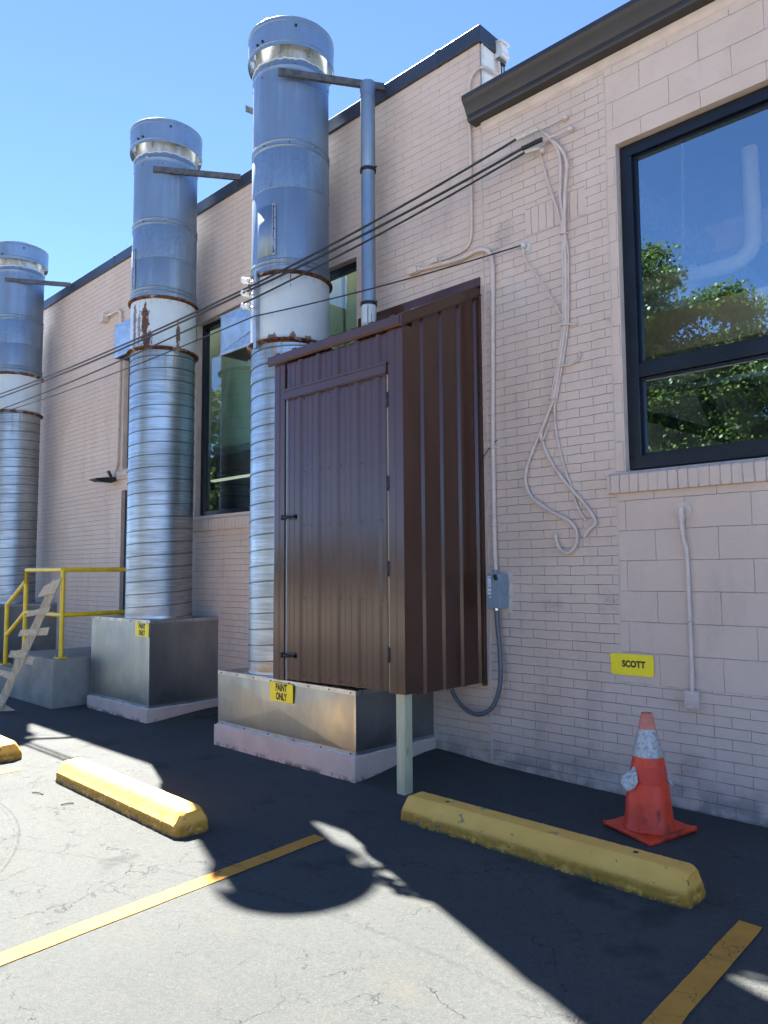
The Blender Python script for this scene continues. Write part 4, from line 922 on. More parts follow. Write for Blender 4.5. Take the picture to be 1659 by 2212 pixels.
# ------------------------------------------------------------------ electrical things on the wall
def conduit(name, label, pts, r, mat='paintpvc', clips=(), extra=None, cat='conduit'):
    T = thing(name, label, cat, pts[0])
    m = MB(); m.tube(pts, r, 12); m.build('pipe', mat, T)
    if clips:
        for (p, ax) in clips:
            c = MB(); p = Vector(p)
            if ax == 'z': c.tube([p - Vector((0, 0, 0.012)), p + Vector((0, 0, 0.012))], r + 0.004, 10); c.box(p.x, p.x + r + 0.03, -0.006, -0.001, p.z - 0.01, p.z + 0.01)
            else: c.tube([p - Vector((0.012, 0, 0)), p + Vector((0.012, 0, 0))], r + 0.004, 10)
            c.build('clip', mat, T)
    return T
ca = [(-3.446, -0.035, 1.455), (-3.455, -0.032, 1.70), (-3.458, -0.028, 1.95), (-3.456, -0.026, 2.5), (-3.443, -0.026, 3.2), (-3.430, -0.026, 3.80), (-3.432, -0.026, 3.93), (-3.455, -0.026, 4.015), (-3.51, -0.026, 4.062), (-3.60, -0.026, 4.075), (-3.75, -0.026, 4.06), (-3.95, -0.026, 4.075), (-4.12, -0.026, 4.090), (-4.19, -0.026, 4.10)]
CA = conduit('wall_conduit', 'thick painted conduit running down from a wall fitting to the grey switch box', curve(ca, 6), 0.0185, clips=[((-3.456, -0.026, 2.45), 'z'), ((-3.458, -0.030, 1.84), 'z'), ((-3.437, -0.026, 3.55), 'z')])
def lb(name_parent, x0, x1, z, hh):
    l = MB(); l.box(x0, x1, -0.062, -0.001, z - hh, z + hh); l.tube([(x1, -0.028, z), (x1 + 0.03, -0.028, z)], hh * 0.9, 10); l.build('elbow_fitting', 'paintpvc', name_parent, bevel=0.008)
lb(CA, -4.315, -4.215, 4.105, 0.030)
cb = [(-3.52, -0.035, 5.60), (-3.575, -0.035, 5.585), (-3.615, -0.03, 5.545), (-3.632, -0.026, 5.48), (-3.636, -0.022, 5.30), (-3.633, -0.020, 4.9), (-3.634, -0.020, 4.45), (-3.637, -0.020, 4.26), (-3.660, -0.020, 4.165), (-3.72, -0.020, 4.125), (-3.84, -0.020, 4.113), (-3.97, -0.020, 4.118)]
cb0 = [(-3.500, 0.215, 5.79), (-3.500, 0.215, 5.70), (-3.498, 0.195, 5.655), (-3.498, 0.13, 5.635), (-3.498, 0.03, 5.625)]
CB = conduit('wall_conduit', 'thin painted conduit dropping from the parapet corner box past the gutter end', curve(cb0 + cb, 6), 0.0125, clips=[((-3.633, -0.021, 5.40), 'z'), ((-3.633, -0.020, 4.7), 'z')])
lb(CB, -4.06, -3.975, 4.118, 0.024)
cc = [(-1.990, -0.035, 1.865), (-1.991, -0.035, 1.80), (-1.990, -0.026, 1.72), (-1.984, -0.020, 1.66), (-1.972, -0.016, 1.60), (-1.969, -0.016, 1.3), (-1.968, -0.016, 0.95), (-1.970, -0.018, 0.728)]
CC = conduit('wall_conduit', 'painted conduit under the large window leading down to an outlet', curve(cc, 6), 0.0135, clips=[((-1.968, -0.016, 1.166), 'z')])
pl = MB(); pl.lathe([(0.0, 0), (0.052, 0), (0.052, 0.006), (0.0, 0.006)], 0, 0, 24)
pl.v = [(-1.985 + a, -0.001 - c, 1.867 + b) for a, b, c in pl.v]; pl.tube([(-1.990, -0.005, 1.875), (-1.990, -0.045, 1.875)], 0.017, 10); pl.tube([(-1.990, -0.035, 1.885), (-1.990, -0.035, 1.80)], 0.018, 10); pl.build('wall_plate', 'paintpvc', CC)
OB = thing('outlet_box', 'painted weatherproof outlet box low on the block wall by the cone', 'outlet', (-1.969, 0, 0.67))
o_ = MB(); o_.box(-2.012, -1.926, -0.050, -0.001, 0.610, 0.728); o_.build('box', 'paintpvc', OB, bevel=0.006)
o_ = MB(); o_.box(-2.004, -1.934, -0.056, -0.0505, 0.617, 0.721); o_.box(-1.995, -1.945, -0.066, -0.0565, 0.690, 0.706); o_.box(-1.958, -1.945, -0.066, -0.0565, 0.655, 0.690); o_.box(-1.995, -1.958, -0.064, -0.0565, 0.650, 0.665); o_.box(-1.996, -1.944, -0.066, -0.0565, 0.626, 0.642); o_.build('cover', 'paintpvc', OB, bevel=0.003)

DB = thing('switch_box', 'grey electrical switch box with white label beside the shed', 'switch box', (-3.405, 0, 1.34))
d_ = MB(); d_.box(-3.462, -3.352, -0.118, -0.003, 1.207, 1.462); d_.build('box', 'greybox', DB, bevel=0.004)
d_ = MB(); d_.box(-3.466, -3.350, -0.126, -0.1185, 1.203, 1.466); do = d_.build('cover', 'greybox', DB, bevel=0.003)
d_ = MB(); d_.prism([(-0.104, 1.44), (-0.060, 1.44), (-0.006, 1.41), (-0.006, 1.335), (-0.045, 1.325), (-0.075, 1.305), (-0.105, 1.33), (-0.112, 1.38)], -3.3515, -3.3465, 'x'); d_.build('handle_guard', 'greybox', DB, bevel=0.002)
d_ = MB(); d_.obox((-3.376, -0.140, 1.437), Vector((0.35, 0, -0.94)), Vector((0.94, 0, 0.35)), (0, 1, 0), 0.021, 0.010, 0.012); d_.build('handle', 'black', DB, bevel=0.004)
d_ = MB(); d_.box(-3.459, -3.427, -0.1275, -0.1263, 1.308, 1.447); lo = d_.build('label_sticker', 'label', do)
d_ = MB(); text(d_, 'EATON', 0.0125, (-3.443, -0.1277, 1.433), (1, 0, 0), (0, 0, 1), 0.75, 0.03, 0.0006); d_.build('print', 'blueink', lo, recalc=False)
d_ = MB()
for z in (1.402, 1.398, 1.386, 1.382, 1.371, 1.366): d_.box(-3.457, -3.431, -0.1283, -0.1277, z - 0.0012, z + 0.0012)
d_.build('print', 'greyink', lo)
d_ = MB(); d_.box(-3.449, -3.429, -0.1283, -0.1277, 1.352, 1.360); d_.box(-3.449, -3.429, -0.1283, -0.1277, 1.322, 1.331); d_.build('print', 'redink', lo)
d_ = MB(); d_.lathe([(0, 0), (0.0075, 0), (0.0075, 0.001), (0, 0.001)], 0, 0, 16); d_.v = [(-3.437 + a, -0.1263 - c, 1.287 + b) for a, b, c in d_.v]; d_.build('sticker', 'label', do)
d_ = MB(); d_.lathe([(0.019, 1.462), (0.019, 1.487), (0.024, 1.489), (0.024, 1.494)], -3.446, -0.045, 14); d_.build('hub_fitting', 'greybox', DB)
d_ = MB(); d_.lathe([(0.017, 1.184), (0.021, 1.186), (0.021, 1.203)], -3.428, -0.06, 14, cap0=True); d_.build('connector', 'chrome', DB)
pa = MB(); pts = [(-3.470, 1.470), (-3.330, 1.472), (-3.314, 1.462)] + [(-3.316 + random.uniform(-0.006, 0.006), z) for z in np.linspace(1.44, 1.19, 9)] + [(-3.320, 1.166), (-3.36, 1.170), (-3.41, 1.168), (-3.47, 1.172)]
pa.add([(x, -0.0025, z) for x, z in pts], [tuple(range(len(pts)))[::-1]], 0); pa.build('unpainted_patch', 'cream', DB, recalc=False)
fc = [(-3.428, -0.06, 1.190), (-3.424, -0.06, 1.10), (-3.408, -0.062, 0.95), (-3.397, -0.065, 0.80), (-3.395, -0.07, 0.68), (-3.412, -0.075, 0.575), (-3.455, -0.08, 0.475), (-3.52, -0.085, 0.415), (-3.60, -0.09, 0.388), (-3.69, -0.095, 0.405), (-3.775, -0.10, 0.46), (-3.835, -0.105, 0.54), (-3.86, -0.11, 0.65)]
FC = thing('flexible_conduit', 'dark grey flexible conduit looping from the switch box under the shed', 'conduit', fc[0])
f_ = MB(); f_.tube(curve(fc, 8), 0.0175, 12); f_.build('hose', 'greypvc', FC)

CBX = thing('sensor_box', 'pale plastic box on the white end of the parapet', 'electrical box', (-3.5, 0.26, 5.85))
b_ = MB(); b_.prism([(-3.526, 5.80), (-3.455, 5.80), (-3.445, 5.82), (-3.462, 5.925), (-3.526, 5.945)], 0.195, 0.300, 'y'); b_.build('box', 'sbox', CBX, bevel=0.004)
b_ = MB(); b_.add([(-3.446, 0.205, 5.835), (-3.446, 0.290, 5.835), (-3.459, 0.290, 5.905), (-3.459, 0.205, 5.905)], [(0, 1, 2, 3)], 0); b_.prism([(-3.526, 5.948), (-3.440, 5.928), (-3.440, 5.922), (-3.526, 5.942)], 0.185, 0.308, 'y'); b_.build('cover', 'label', CBX, recalc=False)
b_ = MB()
for y in (0.215, 0.25, 0.285): b_.lathe([(0.014, 5.765), (0.014, 5.785), (0.019, 5.787), (0.019, 5.80)], -3.495, y, 10)
b_.build('gland', 'greypvc', CBX)
b_ = MB()
for y in (0.25, 0.285): b_.tube([(-3.495, y, 5.77), (-3.495, y, 5.60), (-3.50, y + 0.01, 5.25)], 0.006, 6)
b_.build('cable_tail', 'black', CBX)

# junction box and conduit far left, wall light
JB = thing('junction_box', 'painted junction box and conduit high on the wall left of the middle duct', 'electrical box', (-10.2, 0, 5.15))
b_ = MB(); b_.box(-10.26, -10.13, -0.10, -0.001, 5.07, 5.20); b_.build('box', 'paintpvc', JB, bevel=0.006)
b_ = MB(); b_.tube(curve([(-10.13, -0.05, 5.145), (-10.0, -0.04, 5.15), (-9.84, -0.03, 5.155), (-9.76, -0.03, 5.12), (-9.725, -0.03, 5.03), (-9.72, -0.03, 4.4), (-9.725, -0.03, 3.7), (-9.735, -0.03, 3.05), (-9.77, -0.03, 2.92), (-9.80, -0.04, 2.84), (-9.82, -0.05, 2.80)], 6), 0.02, 10); b_.build('pipe', 'paintpvc', JB)
WL = thing('wall_light', 'black flat wall light pointing outwards above the landing', 'wall light', (-9.83, 0, 2.77))
b_ = MB(); b_.prism([(-0.03, 2.75), (-0.10, 2.715), (-0.20, 2.715), (-0.335, 2.752), (-0.335, 2.762), (-0.20, 2.785), (-0.05, 2.80)], -9.93, -9.73, 'x'); b_.build('housing', 'blackmetal', WL, bevel=0.004)
b_ = MB(); b_.box(-9.92, -9.74, -0.29, -0.12, 2.7115, 2.7145); b_.build('lens', 'label', WL)
b_ = MB(); b_.obox((-9.83, -0.085, 2.84), Vector((0, -0.5, 0.86)), (1, 0, 0), Vector((0, 0.86, 0.5)), 0.055, 0.025, 0.012); b_.build('sensor', 'blackmetal', WL)
b_ = MB(); b_.tube([(-9.83, 0, 2.775), (-9.83, -0.06, 2.775)], 0.03, 12); b_.build('mount', 'paintpvc', WL)

# ------------------------------------------------------------------ overhead cables and their rack
IR = thing('insulator_rack', 'galvanised bar with three white insulators on the duct beside the shed', 'insulator rack', (-5.40, -0.89, 3.47))
b_ = MB(); b_.box(-5.408, -5.368, -0.905, -0.899, 3.475, 4.172); b_.box(-5.408, -5.403, -0.899, -0.862, 3.475, 4.172); b_.box(-5.373, -5.368, -0.899, -0.862, 3.475, 4.172); b_.build('bar', 'zincbar', IR)
for z in (4.108, 3.992, 3.872):
    i_ = MB(); c = Vector((-5.485, -0.93, z)); ax = Vector((0.80, 0.10, -0.28)).normalized()
    prof_ = [(-0.05, 0.018), (-0.046, 0.028), (-0.022, 0.031), (-0.015, 0.021), (0.015, 0.021), (0.022, 0.031), (0.046, 0.028), (0.05, 0.018)]
    i_.tube([c + ax * a for a, r in prof_], [r for a, r in prof_], 14); i_.build('insulator', 'porcelain', IR)
    i_ = MB(); i_.tube([c + ax * 0.05, c + ax * 0.09, Vector((-5.408, -0.88, z - 0.02))], 0.008, 6); i_.build('clevis', 'zincbar', IR)
def sag(p, q, s, n=24):
    p, q = Vector(p), Vector(q); return [p.lerp(q, i / n) - Vector((0, 0, s * 4 * (i / n) * (1 - i / n))) for i in range(n + 1)]
def wire(label, end, mid, left, r, grip, gcol, drop=None, s1=0.03, s2=0.05):
    T = thing('overhead_cable', label, 'cable', end, 'overhead cables fixed to the wall')
    m = MB(); far = Vector(left) + (Vector(left) - Vector(mid)) * 0.6
    m.tube(sag(end, mid, s1) + sag(mid, left, s2)[1:] + sag(left, far, 0.04)[1:], r, 8); m.build('line', 'black', T)
    if grip:
        e = Vector(end); g1, hk = Vector(grip[0]), Vector(grip[1])
        k = MB(); L = (g1 - e).length; n = 16
        k.tube([e.lerp(g1, i / n) for i in range(n + 1)], [r * (1.9 if i % 2 else 1.35) for i in range(n + 1)], 8); k.build('grip', gcol, T)
        k = MB(); k.tube([g1, hk], 0.004, 6); k.tube([g1 + Vector((0, 0, -0.012)), hk], 0.004, 6)
        k.tube([hk, (hk.x, 0.0, hk.z - 0.005)], 0.010, 8); k.lathe([(0.0, hk.z - 0.018), (0.018, hk.z - 0.014), (0.022, hk.z), (0.018, hk.z + 0.014), (0.0, hk.z + 0.018)], hk.x, -0.03, 10); k.build('wall_hook', 'paintpvc', T)
    return T
WIRES = [
    wire('topmost overhead cable with cream grip at its wall end', (-3.128, -0.10, 4.797), (-5.345, -0.945, 4.030), (-11.74, -1.0, 4.095), 0.0095, ((-2.94, -0.085, 4.806), (-2.745, -0.03, 4.83)), 'cream'),
    wire('second overhead cable just under the topmost, black grip at wall', (-3.083, -0.10, 4.700), (-5.345, -0.945, 3.998), (-11.74, -1.0, 4.045), 0.0105, ((-2.908, -0.085, 4.710), (-2.703, -0.03, 4.725)), 'black'),
    wire('third overhead cable with tan unwound end beside the black grip', (-3.060, -0.09, 4.668), (-5.345, -0.945, 3.905), (-11.72, -1.0, 3.860), 0.0085, ((-2.95, -0.06, 4.668), (-2.945, -0.02, 4.655)), 'cream'),
    wire('lowest thinnest overhead wire ending alone lower on the wall', (-3.142, -0.05, 3.972), (-5.345, -0.945, 3.742), (-11.72, -1.0, 3.815), 0.0062, None, None)]
b_ = MB(); b_.lathe([(0, 3.955), (0.02, 3.958), (0.026, 3.975), (0.02, 3.995), (0, 3.998)], -3.135, -0.03, 10); b_.box(-3.165, -3.085, -0.008, -0.001, 3.93, 3.985); b_.build('wall_knob', 'seal', WIRES[3])

def drop(label, lines, r, group='painted cables hanging down the brick wall'):
    T = thing('wall_cable', label, 'cable', lines[0][0], group)
    for pts in lines:
        m = MB(); cp_ = curve(pts, 6); m.tube(cp_, [r * (1 + 0.10 * math.sin(i * 0.9 + r * 900) + random.uniform(-0.06, 0.06)) for i in range(len(cp_))], 8); m.build('line', 'paintpvc', T)
    return T
Y = -0.022
W = lambda L, y=Y: [(x, y, z) for x, z in L]
bundle = [(-2.783, 3.988), (-2.784, 3.846), (-2.785, 3.676), (-2.790, 3.45), (-2.800, 3.27), (-2.830, 3.098), (-2.868, 2.922), (-2.909, 2.750)]
loopA = [(-2.930, 2.690), (-3.015, 2.524), (-3.105, 2.362), (-3.160, 2.221), (-3.156, 2.114), (-3.097, 2.016), (-2.949, 1.915), (-2.800, 1.835), (-2.750, 1.765), (-2.745, 1.700), (-2.770, 1.645), (-2.826, 1.610), (-2.885, 1.640), (-2.912, 1.700), (-2.916, 1.750)]
loopB = [(-2.925, 2.710), (-2.985, 2.590), (-3.018, 2.498), (-2.995, 2.389), (-2.925, 2.25), (-2.812, 2.098), (-2.690, 1.962), (-2.624, 1.870), (-2.600, 1.813), (-2.655, 1.765), (-2.692, 1.715)]
loopC = [(-2.905, 2.680), (-2.900, 2.534), (-2.876, 2.388), (-2.837, 2.228), (-2.784, 2.082), (-2.746, 1.953), (-2.706, 1.875), (-2.675, 1.834)]
o1 = lambda L, dx: [(x + dx, z) for x, z in L]
drop('thick painted cable that curves furthest right, then ends in a low hook', [W([(-2.920, 4.716), (-2.881, 4.719), (-2.818, 4.651), (-2.769, 4.567), (-2.746, 4.488), (-2.748, 4.419), (-2.765, 4.27), (-2.774, 4.107)] + o1(bundle, 0.006) + loopA, -0.026)], 0.0125)
drop('painted cable inside the curving one, then bulging right to an elbow', [W([(-2.950, 4.81), (-2.893, 4.754), (-2.855, 4.685), (-2.819, 4.611), (-2.801, 4.521), (-2.803, 4.371), (-2.811, 4.258), (-2.792, 4.1)] + o1(bundle, -0.016) + loopB, -0.020)], 0.0115)
drop('thin straight painted cable slanting from the third grip down the bundle', [W([(-2.983, 4.692), (-2.957, 4.576), (-2.897, 4.352), (-2.838, 4.155), (-2.801, 4.009)] + o1(bundle, 0.022)[1:] + loopC, -0.016)], 0.0075)
drop('thin painted cable slanting down from the lowest wire to the bundle', [W([(-3.138, 3.960), (-3.129, 3.909), (-3.117, 3.858), (-3.078, 3.787), (-3.027, 3.712), (-2.925, 3.538), (-2.825, 3.352), (-2.806, 3.290), (-2.80, 3.20), (-2.845, 3.0), (-2.90, 2.85), (-2.915, 2.75), (-2.96, 2.62), (-3.02, 2.50), (-3.01, 2.44), (-2.95, 2.56)], -0.030)], 0.0065)
ti = [((-2.79, 3.268), 0.034), ((-2.911, 2.739), 0.030), ((-2.783, 3.955), 0.028)]
for i, ((x, z), rr) in enumerate(ti):
    t_ = MB(); t_.tube([(x - rr, -0.026, z), (x - rr * 0.7, -0.046, z + 0.003), (x, -0.048, z), (x + rr * 0.7, -0.046, z - 0.002), (x + rr, -0.026, z)], 0.006, 6)
    if i == 0: t_.tube([(x + rr, -0.026, z), (x + 0.07, -0.012, z - 0.008), (x + 0.09, -0.003, z + 0.004)], 0.006, 6)
    tag(t_.build('cable_tie', 'paintpvc'), ['painted strap tying the cable bundle below the upper gathering', 'painted tie where the cable bundle pinches before the loops', 'painted tie highest up the cable bundle'][i], 'cable tie', 'ties round the wall cables')
st = MB(); st.tube(curve([(-2.875, -0.03, 2.975), (-2.80, -0.03, 2.972), (-2.743, -0.025, 2.975), (-2.700, -0.02, 2.995), (-2.685, -0.02, 3.02), (-2.695, -0.005, 3.055)], 6), 0.008, 8)
tag(st.build('cable_stub', 'paintpvc'), 'short painted cable stub hooking upward right of the bundle', 'cable')
lw = MB(); lw.tube(curve([(SX1 + 0.03, -0.03, 2.335), (-3.53, -0.035, 2.40), (-3.44, -0.03, 2.485), (-3.42, -0.02, 2.50)], 5), 0.0035, 6)
tag(lw.build('loose_wire', 'black'), 'short black wire from the shed edge to the thick conduit', 'wire')

# ------------------------------------------------------------------ landing, steps, railing
LD = thing('concrete_landing', 'rough grey concrete landing and steps at the far door', 'landing', (-9.4, -0.6, 0))
l_ = MB(); l_.box(-10.08, -8.86, -1.185, 0.0, -0.3, 0.503); l_.build('platform', 'concrete', LD, bevel=0.018)
for i, (x0, x1, zt) in enumerate(((-10.62, -10.081, 0.300), (-11.15, -10.621, 0.11))):
    l_ = MB(); l_.box(x0, x1, -1.185, 0.0, -0.3, zt); l_.build('step', 'concrete', LD, bevel=0.015)
HR = thing('handrail', 'yellow pipe handrail on the concrete landing', 'railing', (-8.93, -1.065, 0.503))
ry = -1.065; rr = 0.0265
P2 = (-8.93, ry); P1 = (-10.05, ry); P0 = (-10.69, ry)
for (x, zb, zt) in ((P2[0], 0.503, 1.535), (P1[0], 0.503, 1.540), (P0[0], 0.29, 1.085)):
    m = MB(); m.tube([(x, ry, zb), (x, ry, zt)], rr, 14); m.build('post', 'yrail', HR)
m = MB(); m.tube([(P2[0], ry, 1.537), (P1[0], ry, 1.540)], rr, 14); m.tube([(P1[0], ry, 1.540), (P1[0], ry, 1.36), ], rr, 14); m.tube([(P1[0], ry, 1.40), (P0[0], ry, 1.080)], rr, 14); m.tube([(P2[0], ry, 1.537), (P2[0], -0.03, 1.537)], rr, 14); m.build('top_rail', 'yrail', HR)
m = MB(); m.tube([(P2[0], ry, 1.005), (P1[0], ry, 1.005)], rr, 14); m.tube([(P1[0], ry, 1.005), (P0[0], ry, 0.670)], rr, 14); m.tube([(P2[0], ry, 1.005), (P2[0], -0.03, 1.010)], rr, 14); m.build('mid_rail', 'yrail', HR)
m = MB()
for x, z in ((P2[0], 0.503), (P1[0], 0.503), (P0[0], 0.29)):
    m.box(x - 0.075, x + 0.075, ry - 0.06, ry + 0.06, z + 0.0005, z + 0.012)
    for sx in (-0.055, 0.055):
        for sy in (-0.042, 0.042): m.tube([(x + sx, ry + sy, z + 0.012), (x + sx, ry + sy, z + 0.03)], 0.008, 6)
m.build('foot_plate', 'yrail', HR, bevel=0.002)

# timber plank with cleats leaning on the rail
foot = Vector((-9.12, -1.64, -0.045)); a_ = Vector((0.119, 0.338, 0.933)).normalized(); s_v = Vector((-0.44, -0.825, 0.355)); s_v = (s_v - a_ * s_v.dot(a_)).normalized(); n_v = s_v.cross(a_).normalized()
PK = thing('plank_ladder', 'weathered plank with nailed cleats leaning on the yellow handrail', 'plank ladder', foot)
def board(poly, off, th, mat, name):
    pts = [foot + a_ * a + s_v * s + n_v * off for a, s in poly]; n = len(pts); back = [p + n_v * th for p in pts]
    b = MB(); b.add(pts + back, [tuple(range(n)), tuple(range(n, 2 * n))[::-1]] + [(i, (i + 1) % n, n + (i + 1) % n, n + i) for i in range(n)], 0)
    return b.build(name, mat, PK, bevel=0.0025)
if n_v.dot(Vector((0.88, -0.47, 0))) < 0: n_v = -n_v
pk = board([(0.0, -0.012), (0.0, 0.078), (1.55, 0.068), (1.55, -0.022)], 0.0, -0.022, 'pallet', 'plank')
def tilt_mat(): return 'palletx'
for i, (poly, off) in enumerate((
    ([(1.296, 0.140), (1.407, -0.020), (1.593, -0.018), (1.52, 0.06), (1.50, 0.075), (1.437, 0.125)], 0.003),
    ([(1.052, 0.165), (1.161, -0.034), (1.256, -0.041), (1.119, 0.166)], 0.003),
    ([(0.819, 0.158), (0.934, -0.129), (1.026, -0.118), (0.897, 0.158)], 0.003),
    ([(0.855, 0.073), (0.889, -0.025), (0.978, -0.020), (0.944, 0.065)], 0.023),
    ([(0.572, 0.160), (0.616, -0.001), (0.707, -0.007), (0.650, 0.165)], 0.003),
    ([(0.545, 0.05), (0.566, -0.106), (0.658, -0.099), (0.629, 0.05)], -0.042),
    ([(0.360, 0.180), (0.340, 0.003), (0.431, 0.006), (0.418, 0.190)], 0.003),
    ([(0.010, 0.13), (0.041, 0.000), (0.154, -0.008), (0.175, 0.11)], 0.003),
    ([(-0.01, 0.02), (-0.035, -0.148), (0.037, -0.158), (0.078, 0.02)], -0.042))):
    board(poly, off, 0.018, 'palletx', 'cleat')

# ------------------------------------------------------------------ wheel stops, lines, cone
def wheel_stop(x0, x1, yf, yb, label, seed, yslant=0.0):
    T = thing('wheel_stop', label, 'wheel stop', (x0, yf, -0.058), 'yellow concrete wheel stops')
    rg = np.random.default_rng(seed); L = x1 - x0; D_ = yb - yf; n = 90
    sec = [(0.0, 0.0), (0.005, 0.072), (0.050, 0.136), (0.068, 0.150), (D_ - 0.062, 0.152), (D_ - 0.048, 0.138), (D_ - 0.006, 0.07), (D_, 0.0)]
    sub = []
    for p, q in zip(sec[:-1], sec[1:]):
        for k in range(4): sub.append((p[0] + (q[0] - p[0]) * k / 4, p[1] + (q[1] - p[1]) * k / 4))
    sub.append(sec[-1]); m = len(sub); v = []
    for i in range(n + 1):
        t = i / n; e = min(t, 1 - t) * L
        sh = 1 - 0.16 * max(0, 1 - e / 0.05); inset = 0.022 * max(0, 1 - e / 0.04)
        for k, (y, z) in enumerate(sub):
            zz = z * sh; rough = 0.0022 if z < 0.066 else 0.0007
            yy = y + rg.normal(0, rough) + (inset if y < D_ / 2 else -inset)
            v.append((x0 + t * L + (0.03 * (zz / 0.15) if i == 0 else -0.03 * (zz / 0.15) if i == n else 0), yf + yy + yslant * t, -0.058 + max(0, zz + rg.normal(0, rough * 0.6) * (z > 0.001))))
    b = MB(); b.add(v, [(i * m + k, (i + 1) * m + k, (i + 1) * m + k + 1, i * m + k + 1) for i in range(n) for k in range(m - 1)], 0, True)
    b.add(v[:m], [tuple(range(m))], 0); b.add(v[-m:], [tuple(range(m))[::-1]], 0)
    b.build('body', 'stop', T, angle=24)
    h = MB()
    for t in (0.17, 0.83): h.lathe([(0.0, 0.0945), (0.013, 0.0945), (0.013, 0.0960), (0.0, 0.0960)], x0 + L * t, yf + D_ * 0.48, 12)
    h.build('anchor_hole', 'blackmetal', T)
wheel_stop(-3.31, -1.490, -1.300, -1.065, 'yellow wheel stop in the shade in front of the cone', 3, -0.02)
wheel_stop(-5.80, -4.00, -2.405, -2.165, 'sunlit yellow wheel stop left of the painted line, its near end in shade', 5, -0.03)
wheel_stop(-8.48, -6.66, -2.52, -2.28, 'yellow wheel stop cut off by the left edge of the photo', 9, -0.02)
def stripe(xa, ya, xb, yb, wd_, label):
    b = MB(); n = 60; rg = np.random.default_rng(int(abs(xa) * 100)); v = []
    for i in range(n + 1):
        t = i / n; x = xa + (xb - xa) * t; y = ya + (yb - ya) * t
        for sgn in (-1, 1): v.append((x + sgn * wd_ / 2 + rg.normal(0, 0.0012), y + (rg.normal(0, 0.004) if i in (0, n) else 0), gz(x, y) + 0.004))
    b.add(v, [(2 * i, 2 * i + 1, 2 * i + 3, 2 * i + 2) for i in range(n)], 0)
    o = b.build('parking_line', 'line', recalc=False); tag(o, label, 'parking line', 'yellow painted parking lines')
stripe(-3.432, -1.835, -3.10, -6.4, 0.104, 'long yellow painted line running from shade into sun')
stripe(-1.242, -1.258, -1.10, -5.2, 0.098, 'yellow painted line in the shade at the lower right corner')
stripe(-6.345, -2.46, -6.02, -6.6, 0.10, 'yellow painted line beside the cut off wheel stop at left')

CN = thing('traffic_cone', 'battered orange traffic cone with torn silver bands', 'traffic cone', (-2.08, -0.46, -0.045))
cx, cy = -2.075, -0.455
ang0 = math.atan2(-0.702 + 0.455, -1.959 + 2.075)
b = MB(); nn = 14; v = []
for j in range(nn + 1):
    for i in range(nn + 1):
        u_, w_ = (i / nn - 0.5) * 2, (j / nn - 0.5) * 2
        q = math.pi / 4 + ang0 + math.pi / 2; h = 0.186
        x = cx + h * (u_ * math.cos(ang0 + math.pi / 4) - w_ * math.sin(ang0 + math.pi / 4)); y = cy + h * (u_ * math.sin(ang0 + math.pi / 4) + w_ * math.cos(ang0 + math.pi / 4))
        r_ = math.hypot(u_, w_); warp = 0.016 * max(0, r_ - 0.9) * math.sin(3 * math.atan2(w_, u_) + 0.6) + 0.012 * max(0, r_ - 1.1)
        v.append((x, y, gz(x, y) + 0.016 + warp * 2.0 + 0.012 * max(0, 0.75 - r_)))
b.add(v, [(j * (nn + 1) + i, j * (nn + 1) + i + 1, (j + 1) * (nn + 1) + i + 1, (j + 1) * (nn + 1) + i) for j in range(nn) for i in range(nn)], 0, True)
b.build('base', 'cone', CN, solid=0.024, recalc=False)
z0 = gz(cx, cy)
def ring(prof, name, mat, dent=0.0, lean=0.018, nseg=40):
    b = MB(); b.lathe(prof, cx, cy, nseg)
    b.v = [(x + (z - z0) * lean * 0.3 - dent * math.sin(3 * math.atan2(y - cy, x - cx) + z * 9) * 0.004, y + (z - z0) * lean + dent * 0.005 * math.cos(2 * math.atan2(y - cy, x - cx) + z * 14), z) for x, y, z in b.v]
    return b.build(name, mat, CN)
ring([(0.158, z0 + 0.022), (0.148, z0 + 0.035), (0.139, z0 + 0.08), (0.127, z0 + 0.18), (0.117, z0 + 0.262), (0.113, z0 + 0.275), (0.106, z0 + 0.283)], 'lower_body', 'cone', 1.0)
ring([(0.104, z0 + 0.278), (0.108, z0 + 0.284), (0.097, z0 + 0.372), (0.093, z0 + 0.376)], 'orange_band', 'coneband', 0.6)
ring([(0.094, z0 + 0.372), (0.084, z0 + 0.424)], 'mid_body', 'cone', 0.5)
ring([(0.0855, z0 + 0.422), (0.0875, z0 + 0.426), (0.053, z0 + 0.580), (0.050, z0 + 0.581)], 'silver_band', 'foil', 0.4)
ring([(0.051, z0 + 0.578), (0.034, z0 + 0.668), (0.030, z0 + 0.672), (0.026, z0 + 0.668), (0.030, z0 + 0.60)], 'tip', 'conetop', 0.4)
def flap(q, pts, name):
    b = MB(); a = Vector((math.cos(q), math.sin(q), 0)); t = Vector((-a.y, a.x, 0)); o = Vector((cx, cy, z0))
    b.add([o + a * r_ + t * s_ + Vector((0, 0, z)) for r_, s_, z in pts], [tuple(range(len(pts)))], 0); b.build(name, 'foil', CN, solid=0.002, recalc=False)
# torn reflective flaps standing off on both sides
lq = math.atan2(-rgt.y, -rgt.x); rq = math.atan2(rgt.y, rgt.x)
flap(lq, [(0.085, 0.02, 0.375), (0.112, 0.035, 0.345), (0.158, 0.03, 0.312), (0.168, 0.035, 0.275), (0.158, 0.03, 0.245), (0.135, 0.05, 0.232), (0.100, 0.07, 0.255), (0.083, 0.075, 0.290), (0.080, 0.06, 0.335)], 'torn_flap')
flap(rq, [(0.098, -0.02, 0.375), (0.112, -0.015, 0.350), (0.138, -0.01, 0.305), (0.150, -0.015, 0.282), (0.146, -0.02, 0.226), (0.138, -0.03, 0.224), (0.128, -0.04, 0.262), (0.110, -0.045, 0.275)], 'torn_flap')

